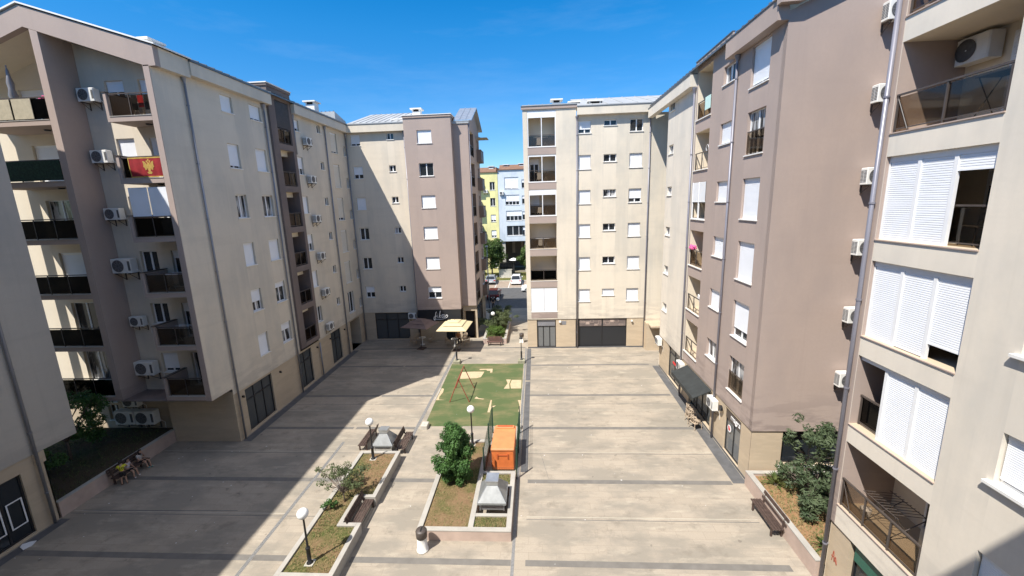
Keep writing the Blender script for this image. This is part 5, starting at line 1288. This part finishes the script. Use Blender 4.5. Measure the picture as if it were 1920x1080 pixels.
# ================================================================== CARS
def car(name,label,loc,rz,paint,L=4.2,W=1.72,H=1.48,group='parked cars'):
    t=thing(name,label,'car',loc,rz,group); q=MB(); q.smooth=False
    # side profile (y along the car, front = +y), lower body and cabin tapered in
    prof=[(-L/2,.35),(-L/2-.02,.62),(-L/2+.04,.86),(-L/2+.15,.95),(L*.18,.98),(L*.40,.86),(L/2-.05,.72),(L/2,.5),(L/2-.04,.30),(-L/2+.05,.26)]
    def band(pr,w0):
        v=[(-w0,y,z) for y,z in pr]+[(w0,y,z) for y,z in pr]; n=len(pr); q.add(v,[tuple(range(n)),tuple(range(2*n-1,n-1,-1))]+[(i,(i+1)%n,n+(i+1)%n,n+i)[::-1] for i in range(n)])
    band(prof,W/2); band([(y*.985,z) for y,z in prof if z>.4],W/2+.02) if 0 else None
    obj('body',q,M[paint],t)
    yb0,yb1,yt0,yt1=-L/2+.12,L*.22,-L/2+.55,L*.02
    g=MB(); w=W/2-.06; wt=W/2-.24; v=[(-w,yb0,.951),(w,yb0,.951),(w,yb1,.985),(-w,yb1,.985),(-wt,yt0,H-.05),(wt,yt0,H-.05),(wt,yt1,H-.05),(-wt,yt1,H-.05)]
    g.add(v,[(0,1,5,4),(1,2,6,5),(2,3,7,6),(3,0,4,7)]); obj('window',g,M['glass'],t)
    r=MB(); v=[(-wt-.02,yt0-.03,H-.06),(wt+.02,yt0-.03,H-.06),(wt+.02,yt1+.03,H-.06),(-wt-.02,yt1+.03,H-.06),(-wt+.08,yt0+.1,H),(wt-.08,yt0+.1,H),(wt-.08,yt1-.12,H),(-wt+.08,yt1-.12,H)]
    r.add(v,[(4,5,6,7),(0,1,5,4),(1,2,6,5),(2,3,7,6),(3,0,4,7),(0,3,2,1)])
    for s_ in (-1,1):
        r.tube((s_*w,yb0,.955),(s_*wt,yt0,H-.05),.035,.03,5); r.tube((s_*w,yb1,.985),(s_*wt,yt1,H-.05),.035,.03,5); r.tube((s_*(w+.005),(yb0+yb1)/2,.96),(s_*(wt+.005),(yt0+yt1)/2,H-.05),.03,.03,5)
    obj('roof',r,M[paint],t)
    for s_ in (-1,1):
        for y in (-L*.31,L*.31):
            k=MB(); k.lathe([(.001,-.1),(.20,-.1),(.31,-.08),(.31,.08),(.20,.1),(.001,.1)],(0,0,0),16,ax='y'); v=[(p[1]+s_*(W/2-.08),p[0]+y,p[2]+.31) for p in k.v]; k.v=v; o=obj('wheel',k,M['tyre'],t)
            h=MB(); h.lathe([(.001,0),(.18,0),(.19,-.01*1)],(0,0,0),12,ax='y'); h.v=[(s_*(W/2+.022)+p[1]*0,p[0]+y,p[2]+.31) for p in h.v]; obj('rim',h,M['galv'],o)
        k=MB(); k.box(s_*(W/2-.30),s_*(W/2-.02),-L/2-.035,-L/2+.05,.70,.86); obj('tail_light',k,M['lampred'],t)
        k=MB(); k.box(s_*(W/2-.36),s_*(W/2-.06),L/2-.12,L/2+.0,.58,.70); obj('headlight',k,M['lett'],t)
        k=MB(); k.bbox(s_*(W/2+.10)-.08,s_*(W/2+.10)+.08,L*.17,L*.17+.1,.95,1.07,.02); obj('mirror',k,M[paint],t)
    k=MB(); k.box(-.27,.27,-L/2-.03,-L/2,.48,.59); obj('number_plate',k,M['lett'],t)
    k=MB(); k.box(-W/2+.04,W/2-.04,-L/2-.05,-L/2+.02,.28,.42); k.box(-W/2+.04,W/2-.04,L/2-.04,L/2+.02,.28,.42); obj('bumper',k,M['black'] if paint!='car_w' else M[paint],t); return t
car('parked_car','silver hatchback parked nose-in under the round street tree',(-8.05,71.9,-.116),.03,'car_s')
car('parked_car','white hatchback with rear facing us parked nose-in beyond the street',(-3.55,71.2,-.116),-.02,'car_w',H=1.6)
car('parked_car','dark red hatchback standing half in the shade at the passage mouth',(-6.35,59.9,-.12),.0,'car_r',H=1.5)
car('parked_car','black car in deep shade beside the brown corner of the cafe block',(-8.6,58.6,-.12),.0,'car_b')
car('parked_car','white car mostly hidden behind the cream corner of the right block',(-.35,64.2,-.12),PI/2,'car_w')
# ================================================================== AIR CONDITIONERS (bolted on, each a thing)
def ac_proto():
    t=thing('air_conditioner','','air conditioner'); q=MB(); q.bbox(-.42,.42,-.42,-.10,0,.58,.02); obj('casing',q,M['acw'],t)
    g=MB(); g.smooth=False; c=(-.11,-.421,.29); g.lathe([(.001,-.002),(.235,-.002),(.245,-.012),(.225,-.016)],c,22,ax='y'); fan=obj('fan_grille',g,M['acd'],t)
    r=MB()
    for rad in (.06,.11,.16,.205): r.lathe([(rad,-.018),(rad+.008,-.018)],c,20,ax='y')
    for i in range(8): a=PI*i/4; r.tube((c[0]+.05*math.cos(a),c[1]-.018,c[2]+.05*math.sin(a)),(c[0]+.23*math.cos(a),c[1]-.018,c[2]+.23*math.sin(a)),.005,.005,4)
    obj('grille_rings',r,M['pipe'],fan)
    v=MB()
    for i in range(9):
        z=.08+.048*i; v.box(-.426,-.419,-.39,-.27,z,z+.024); v.box(-.426,-.419,-.25,-.13,z,z+.024)
    obj('side_vent',v,M['acd'],t); v=MB(); v.box(.30,.40,-.424,-.419,.1,.48); obj('front_vent',v,M['acd'],t)
    for x in (-.28,.28):
        b_=MB(); b_.box(x-.02,x+.02,-.43,-.001,-.045,-.002); b_.box(x-.02,x+.02,-.03,-.001,-.34,-.045); b_.tube((x,-.40,-.04),(x,-.02,-.32),.013,.013,5); obj('bracket',b_,M['iron'],t)
    p=MB(); p.path([(.43,-.2,.12),(.50,-.15,.05),(.50,-.03,-.1),(.46,-.02,-.5)],.014,6); obj('hose',p,M['sill'],t); return t
AP=ac_proto(); ordn={6:'topmost',5:'second from the top',4:'third from the top',3:'third from the bottom',2:'second from the bottom',1:'lowest'}
def ac(loc,rz,label,group,sc=1.0):
    o=place(AP,USED,loc,rz,label,sc); o['group']=group; return o
for k,z in zip((6,5,4,3,2,1),(18.42,15.55,12.5,9.48,6.48,3.5)):
    ac((XL,33.15,z),PI/2,'white outdoor unit, %s of the column beside the brown loggia strip'%ordn[k],'outdoor units on the left wing')
for k,z,s in zip((6,5,4,3,2,1),(19.2,16.22,13.3,10.45,7.4,4.55),(1.08,1.08,1.05,1.34,.95,1.34)):
    ac((-22.42,21.62,z),0,'%s outdoor unit, %s of the column left of the balconies'%('large white' if s>1.3 else 'white',ordn[k]),'outdoor units on the gabled front',s)
ac((-25.05,22.3,1.12),0,'shaded white outdoor unit low behind the garden, left of its twin','outdoor units behind the garden',1.45)
ac((-23.75,22.3,1.12),0,'shaded white outdoor unit low behind the garden, nearest the corner','outdoor units behind the garden',1.45)
ac((-24.6,22.3,2.2),0,'shaded white outdoor unit under the balcony, above two others','outdoor units behind the garden',1.15)
for k,z in zip((6,5,4,3,2,1),(19.75,16.88,13.8,10.95,8.05,5.12)):
    ac((13.62,18.3,z),0,'white outdoor unit on the blank brown wall, %s of six'%ordn[k],'outdoor units on the blank brown wall',1.12)
ac((9.9,32.5,2.05),-PI/2,'white outdoor unit by the far inner corner of the right wing','outdoor units above the right shops')
ac((9.9,27.35,2.0),-PI/2,'white outdoor unit at the far end of the black awning','outdoor units above the right shops')
ac((9.9,22.1,1.95),-PI/2,'white outdoor unit at the near end of the black awning','outdoor units above the right shops')
ac((-12.72,40.63,2.32),0,'white outdoor unit on the wall left of the black cafe sign','outdoor units above the cafe')
ac((-9.5,82,15.6),0,'white outdoor unit on the yellow building','outdoor units across the street',1.0)
ac((-6.45,82,15.2),0,'white outdoor unit on the pale blue building','outdoor units across the street',1.0)

# ================================================================== FLAG
t=thing('flag','red flag with gold border and gold eagle hung over a balcony railing','flag',(-19.02,20.165,16.27))
def wav(x,z): return .012*math.sin(9*x+3*z)+.01*math.sin(17*x)+.02*math.sin(5*z)*(-z)
def grid(x0,x1,z0,z1,nx,nz,off=0):
    q=MB(); q.smooth=True; v=[(x0+(x1-x0)*i/nx,wav(x0+(x1-x0)*i/nx,z0+(z1-z0)*j/nz)-off,z0+(z1-z0)*j/nz) for j in range(nz+1) for i in range(nx+1)]
    q.add(v,[(j*(nx+1)+i,j*(nx+1)+i+1,(j+1)*(nx+1)+i+1,(j+1)*(nx+1)+i) for j in range(nz) for i in range(nx)]); return q
obj('cloth',grid(-.83,.80,-.92,-.03,30,14),M['red'],t)
q=grid(-.83,.80,-.06,0,30,2,.006)
for g_ in (grid(-.83,.80,-.95,-.90,30,2,.006),grid(-.85,-.81,-.95,0,2,14,.006)): q.add(g_.v,g_.f)
obj('border',q,M['gold'],t)
q=MB()
def ep(pts):
    q.face([(x+.16,wav(x+.16,z-.46)-.008,z-.46) for x,z in pts])
ep([(-.06,.18),(.06,.18),(.09,-.05),(.05,-.22),(0,-.28),(-.05,-.22),(-.09,-.05)])
for s_ in (-1,1):
    ep([(s_*.07,.10),(s_*.16,.24),(s_*.27,.28),(s_*.24,.12),(s_*.26,.0),(s_*.20,-.06),(s_*.19,-.16),(s_*.12,-.14),(s_*.08,-.02)])
    ep([(s_*.02,.18),(s_*.05,.30),(s_*.14,.28),(s_*.10,.24),(s_*.07,.18)]); ep([(s_*.05,-.18),(s_*.14,-.28),(s_*.09,-.30)])
ep([(-.05,.30),(0,.27),(.05,.30),(.03,.36),(-.03,.36)]); ep([(-.07,-.24),(.07,-.24),(.10,-.34),(-.10,-.34)])
obj('eagle',q,M['gold'],t)
# balcony furniture of the gabled front
def clothes_rack(label,loc,mats,group):
    t=thing('laundry_rack',label,'laundry rack',loc,0,group); q=MB()
    for x in (-.5,.5): q.tube((x,-.25,0),(x,.25,.95),.014); q.tube((x,.25,0),(x,-.25,.95),.014)
    for y in (-.25,0,.25): q.tube((-.55,y,.95),(.55,y,.95),.010)
    obj('rack',q,M['lett'],t)
    for i,m in enumerate(mats): q=MB(); x=-.45+.33*i; q.box(x,x+.28,-.265-.01*i,-.25-.01*i,.3+.12*(i%2),.96); obj('laundry',q,M[m],t)
clothes_rack('white folding rack with dark and red laundry on the top right balcony',(-18.95,20.75,18.2),('b_cl','redl','b_cl'),'racks on the gabled front')
clothes_rack('shaded rack with pale washing on a balcony three storeys below the flag',(-18.9,20.7,9.5),('laundry','laundry','pipe'),'racks on the gabled front')
clothes_rack('shaded rack with grey towels on the balcony second from the bottom',(-19.1,20.7,6.6),('pipe','pipe'),'racks on the gabled front')
t=thing('folded_parasol','grey folded parasol on the top left balcony','parasol',(-25.75,20.75,18.2)); q=MB(); q.smooth=True; q.lathe([(.02,.8),(.17,.9),(.13,1.1),(.19,1.3),(.12,1.6),(.15,1.85),(.08,2.2),(.06,2.45),(.02,2.6)],n=7); obj('canopy',q,M['pipe'],t); q=MB(); q.tube((0,0,0),(0,0,2.7),.025); obj('pole',q,M['pipe'],t)
t=thing('potted_plant','flowering potted plant at the right end of the top left balcony','plant',(-23.85,20.55,18.2)); l=MB(); leaves(l,random.Random(3),[(0,0,.55,.38,.22,.5),(-.2,0,.3,.3,.2,.3)],700,.07); obj('foliage',l,M['leaf_b'],t)
q=MB(); rr=random.Random(2)
for i in range(9): q.sphere((rr.uniform(-.3,.25),rr.uniform(-.15,.15),rr.uniform(.95,1.2)),.06,6,4)
obj('flower',q,M['pink'],t); q=MB(); q.lathe([(.001,0),(.17,0),(.22,.3),(.001,.3)],n=12); obj('pot',q,M['rust'],t)
q=MB(); q.extr([(0,0),(.3,-.12),(.42,.1),(.3,.36),(.1,.3),(-.08,.15)],'z',.004,.03); tag(obj('paper_sheet',q,M['lett'],None,(-21.85,13.75,.006)),'white sheet of paper lying before the shop door at the left edge','paper')

# ================================================================== PEOPLE
def skin(name,joints,edges,mat,parent,sub=1):
    names=list(joints); me=bpy.data.meshes.new(name); me.from_pydata([joints[n][0] for n in names],[(names.index(a),names.index(b)) for a,b in edges],[])
    o=bpy.data.objects.new(name,me); COL.objects.link(o); o.modifiers.new('s','SKIN'); ss=o.modifiers.new('u','SUBSURF'); ss.levels=sub; ss.render_levels=sub
    for i,n in enumerate(names):
        r=joints[n][1]; sv=me.skin_vertices[0].data[i]; sv.radius=(r,r) if not isinstance(r,tuple) else r; sv.use_root=(i==0)
    dg=bpy.context.evaluated_depsgraph_get(); m2=bpy.data.meshes.new_from_object(o.evaluated_get(dg)); bpy.data.objects.remove(o); bpy.data.meshes.remove(me)
    m2.name=name; m2.materials.clear(); m2.materials.append(M[mat]); m2.polygons.foreach_set('use_smooth',[True]*len(m2.polygons)); return link(name,m2,parent)
def person(label,loc,rz,sc,P,shirt,trousers,hair,long_hair=False,shoes='b_cl',bare_to='knee',group=None):
    # P: joint positions of an adult of 1.7 m, facing +y; body is one skinned surface, clothes and hair are children
    t=thing('person',label,'person',loc,rz,group); t.scale=(sc,)*3
    V=lambda n: Vector(P[n])
    J={}; E=[]
    rad=dict(pelvis=.105,spine=.10,chest=.12,neck=.05,chin=.07,head=.098,crown=.075)
    for n in ('pelvis','spine','chest','neck','chin','head','crown'): J[n]=(V(n),rad[n])
    E+=[('pelvis','spine'),('spine','chest'),('chest','neck'),('neck','chin'),('chin','head'),('head','crown')]
    f=(V('chest')-V('pelvis')).normalized()
    for s,sg in (('l',-1),('r',1)):
        J['sh'+s]=(V('sh'+s),.055); J['el'+s]=(V('el'+s),.040); J['wr'+s]=(V('wr'+s),.028); d=(V('wr'+s)-V('el'+s)).normalized(); hp=V('wr'+s)+d*.07; J['hd'+s]=(hp,(.036,.02))
        E+=[('chest','sh'+s),('sh'+s,'el'+s),('el'+s,'wr'+s),('wr'+s,'hd'+s)]
        side=d.orthogonal().normalized()
        for i in range(4):
            a=hp+side*(.024*(i-1.5)); b_=a+d*(.045-.006*abs(i-1.5)); c=b_+d*.03+Vector((0,0,-.012)); J['f%d%sa'%(i,s)]=(b_,.010); J['f%d%sb'%(i,s)]=(c,.008); E+=[('hd'+s,'f%d%sa'%(i,s)),('f%d%sa'%(i,s),'f%d%sb'%(i,s))]
        th=V('wr'+s)+d*.03+side*.05; J['t'+s]=(th,.011); E.append(('wr'+s,'t'+s))
        J['hp'+s]=(V('hp'+s),.085); J['kn'+s]=(V('kn'+s),.058); J['an'+s]=(V('an'+s),.038); J['to'+s]=(V('to'+s),.035)
        E+=[('pelvis','hp'+s),('hp'+s,'kn'+s),('kn'+s,'an'+s),('an'+s,'to'+s)]
    skin('body',J,E,'skin',t)
    m=lambda a,b,u: V(a).lerp(V(b),u)
    S={'spine0':(V('pelvis')+f*.02,.125),'spine':(V('spine'),.125),'chest':(V('chest'),.14),'neck':(m('chest','neck',.55),.085)}; SE=[('spine0','spine'),('spine','chest'),('chest','neck')]
    T={'pelvis':(V('pelvis'),.125),'waist':(m('pelvis','spine',.4),.12)}; TE=[('pelvis','waist')]
    for s in 'lr':
        S['sh'+s]=(V('sh'+s),.072); S['sl'+s]=(m('sh'+s,'el'+s,.62),.062); SE+=[('chest','sh'+s),('sh'+s,'sl'+s)]
        T['hp'+s]=(V('hp'+s),.105); T['kn'+s]=(V('kn'+s) if bare_to!='knee' else m('hp'+s,'kn'+s,.8),.078); TE+=[('pelvis','hp'+s),('hp'+s,'kn'+s)]
        if bare_to=='none': T['an'+s]=(m('kn'+s,'an'+s,.9),.058); TE.append(('kn'+s,'an'+s))
        skin('shoe',{'a':(V('an'+s)+Vector((0,0,-.035)),.048),'b':(V('to'+s)+Vector((0,0,.008)),.044)},[('a','b')],shoes,t)
    skin('shirt',S,SE,shirt,t); skin('trousers',T,TE,trousers,t)
    u=(V('crown')-V('chin')).normalized(); fw=(V('nose')-V('head')).normalized(); h=MB(); h.smooth=True; c=V('head')+u*.03-fw*.018
    h.sphere((0,0,0),.122,14,10); h.v=[tuple(c+Vector(p)) for p in h.v if True]
    # keep the face free: pull the front lower half of the hair cap back
    h.v=[tuple(Vector(p)-fw*max(0,(Vector(p)-c).dot(fw)-.02)*(1.25 if (Vector(p)-c).dot(u)<.055 else .15)) for p in h.v]
    if long_hair:
        b_=MB(); b_.smooth=True; b_.sphere((0,0,0),.11,12,8,1.5); h.add([tuple(c-u*.12-fw*.035+Vector((p[0],p[1]*.7,p[2]))) for p in b_.v],b_.f)
    obj('hair',h,M[hair],t)
    n=MB(); n.smooth=True; n.sphere(tuple(V('head')+fw*.098-u*.025),.016,6,5); obj('nose',n,M['skin'],t)
    sd=fw.cross(u).normalized(); e=MB()
    for s in (-1,1): e.sphere(tuple(V('head')+fw*.088+sd*(.035*s)+u*.01),.011,6,5)
    obj('eyes',e,M['dark'],t); e=MB(); e.tube(V('head')+fw*.092-u*.062-sd*.022,V('head')+fw*.092-u*.062+sd*.022,.006); obj('mouth',e,M['redl'],t)
    return t
STAND=dict(pelvis=(0,0,.92),spine=(0,.01,1.12),chest=(0,.0,1.32),neck=(0,.02,1.47),chin=(0,.05,1.53),head=(0,.045,1.61),crown=(0,.03,1.68),nose=(0,.15,1.61),
 shl=(-.17,0,1.38),ell=(-.22,-.02,1.12),wrl=(-.2,.1,.92),shr=(.17,0,1.38),elr=(.22,-.02,1.12),wrr=(.2,.1,.92),hpl=(-.09,0,.88),knl=(-.11,.02,.48),anl=(-.12,-.01,.08),tol=(-.13,.14,.035),hpr=(.09,0,.88),knr=(.11,.03,.48),anr=(.12,.0,.08),tor=(.14,.14,.035))
SIT=dict(pelvis=(0,.0,.55),spine=(0,-.02,.75),chest=(0,.0,.95),neck=(0,.04,1.09),chin=(0,.10,1.14),head=(0,.11,1.21),crown=(0,.09,1.29),nose=(0,.21,1.18),
 shl=(-.17,0,1.01),ell=(-.22,.06,.76),wrl=(-.12,.26,.72),shr=(.17,0,1.01),elr=(.22,.08,.76),wrr=(.1,.28,.74),hpl=(-.09,.02,.54),knl=(-.12,.42,.54),anl=(-.13,.46,.10),tol=(-.14,.60,.045),hpr=(.09,.02,.54),knr=(.12,.42,.54),anr=(.14,.44,.10),tor=(.16,.58,.045))
LEAN=dict(STAND); LEAN.update(spine=(0,.06,1.11),chest=(0,.12,1.29),neck=(0,.2,1.42),chin=(0,.25,1.46),head=(0,.27,1.53),crown=(0,.26,1.61),nose=(0,.37,1.50),shl=(-.17,.13,1.34),ell=(-.30,.24,1.16),wrl=(-.2,.42,1.06),shr=(.17,.13,1.34),elr=(.30,.24,1.16),wrr=(.2,.42,1.06))
S2=dict(SIT); S2.update(knr=(.16,.40,.62),anr=(.17,.50,.2),tor=(.2,.63,.19),wrl=(-.05,.2,1.02),ell=(-.2,.16,.78))
k1=person('child in a yellow football shirt numbered 10, leaning over beside the shaded bench',(-21.3,17.78,0),.75,.76,LEAN,'y_cl','b_cl','hair',group='children at the shaded bench')
text_mesh('10',.26,'b_cl',k1,(0,-.045,1.12),(PI/2-.22,0,0),'shirt_number')
person('child in a white shirt and black shorts sitting in the middle of the shaded bench',(-21.62,18.35,0),-PI/2+.1,.80,SIT,'w_cl','b_cl','hair',shoes='lett',group='children at the shaded bench')
person('long-haired child in a pale top and black leggings at the far bench end',(-21.62,19.05,0),-PI/2+.2,.84,S2,'g_cl','b_cl','hair',True,'teal',group='children at the shaded bench')
person('fair-haired person in a rust-orange top seated under the yellow umbrella',(-7.95,39.3,-.06),PI+.5,1.0,SIT,'o_cl','b_cl','hair_l',True,bare_to='none')
person('person in dark clothes standing in the shade at the end of the passage',(-5.75,52.4,0),.3,1.0,STAND,'b_cl','b_cl','hair',bare_to='none')

# ================================================================== LIGHT, SKY, CAMERA
SX,SY=.438,.525
el=math.atan(1/math.hypot(SX,SY)); d=Vector((SX,SY,-1)).normalized()
s=bpy.data.lights.new('sun','SUN'); s.energy=SUN_E; s.angle=math.radians(.53); s.color=(1.0,.955,.88)
o=bpy.data.objects.new('sun',s); COL.objects.link(o); o.location=(-40,-40,80); o.rotation_euler=d.to_track_quat('-Z','Y').to_euler()
w=bpy.data.worlds.new('World'); SC.world=w; w.use_nodes=True; nt=w.node_tree; bg=nt.nodes['Background']
sk=nt.nodes.new('ShaderNodeTexSky'); sk.sky_type='NISHITA'; sk.sun_disc=False; sk.sun_elevation=el; sk.sun_rotation=math.atan2(-SX,-SY); sk.altitude=50; sk.air_density=1.0; sk.dust_density=.05; sk.ozone_density=2.5
tc=nt.nodes.new('ShaderNodeTexCoord'); mp=nt.nodes.new('ShaderNodeMapping'); mp.inputs['Scale'].default_value=(1.1,2.2,7.0); mp.inputs['Rotation'].default_value=(0,.25,.3); nt.links.new(tc.outputs['Generated'],mp.inputs['Vector'])
cn=noise(nt,mp.outputs['Vector'],1.6,7,.62); cm=ramp(nt,cn,.50,.80)
hs=nt.nodes.new('ShaderNodeHueSaturation'); hs.inputs['Saturation'].default_value=SKY_SAT; hs.inputs['Hue'].default_value=.5; hs.inputs['Value'].default_value=1.0; nt.links.new(sk.outputs['Color'],hs.inputs['Color'])
fm=nt.nodes.new('ShaderNodeMath'); fm.operation='MULTIPLY'; fm.inputs[1].default_value=.07; nt.links.new(cm,fm.inputs[0])
sx=nt.nodes.new('ShaderNodeSeparateXYZ'); nt.links.new(tc.outputs['Generated'],sx.inputs['Vector'])
hi=ramp(nt,sx.outputs['Z'],.60,.86)      # whitish veil added overhead, out of view, to neutralise the blue skylight
lo=ramp(nt,sx.outputs['Z'],.0,.34,(.50,.64,.82,1),(1,1,1,1))
skc=mix(nt,1.0,hs.outputs['Color'],lo,'MULTIPLY')
base=mix(nt,fm.outputs[0],skc,(6.5,7.0,7.6,1))
vm=nt.nodes.new('ShaderNodeMath'); vm.operation='MULTIPLY'; vm.inputs[1].default_value=.45; nt.links.new(hi,vm.inputs[0])
col=mix(nt,vm.outputs[0],base,(6.6,6.1,5.6,1)); nt.links.new(col,bg.inputs['Color']); bg.inputs['Strength'].default_value=SKY_E
cam=bpy.data.cameras.new('camera'); cam.sensor_width=36; cam.sensor_fit='HORIZONTAL'; cam.lens=780.885/1920*36; cam.clip_start=.05; cam.clip_end=12000
co=bpy.data.objects.new('camera',cam); COL.objects.link(co); co.location=(0,0,13.5)
yaw,pitch,roll=-.0616788,.2005244,-.0319529
F=Vector((math.sin(yaw)*math.cos(pitch),math.cos(yaw)*math.cos(pitch),-math.sin(pitch))); r=Vector((math.cos(yaw),-math.sin(yaw),0)); u=r.cross(F)
r2=r*math.cos(roll)+u*math.sin(roll); u2=-r*math.sin(roll)+u*math.cos(roll)
co.rotation_euler=Matrix((r2,u2,-F)).transposed().to_euler()
SC.camera=co
SC.view_settings.view_transform='Standard'; SC.view_settings.look='None'; SC.view_settings.exposure=EXPO; SC.view_settings.gamma=1.0
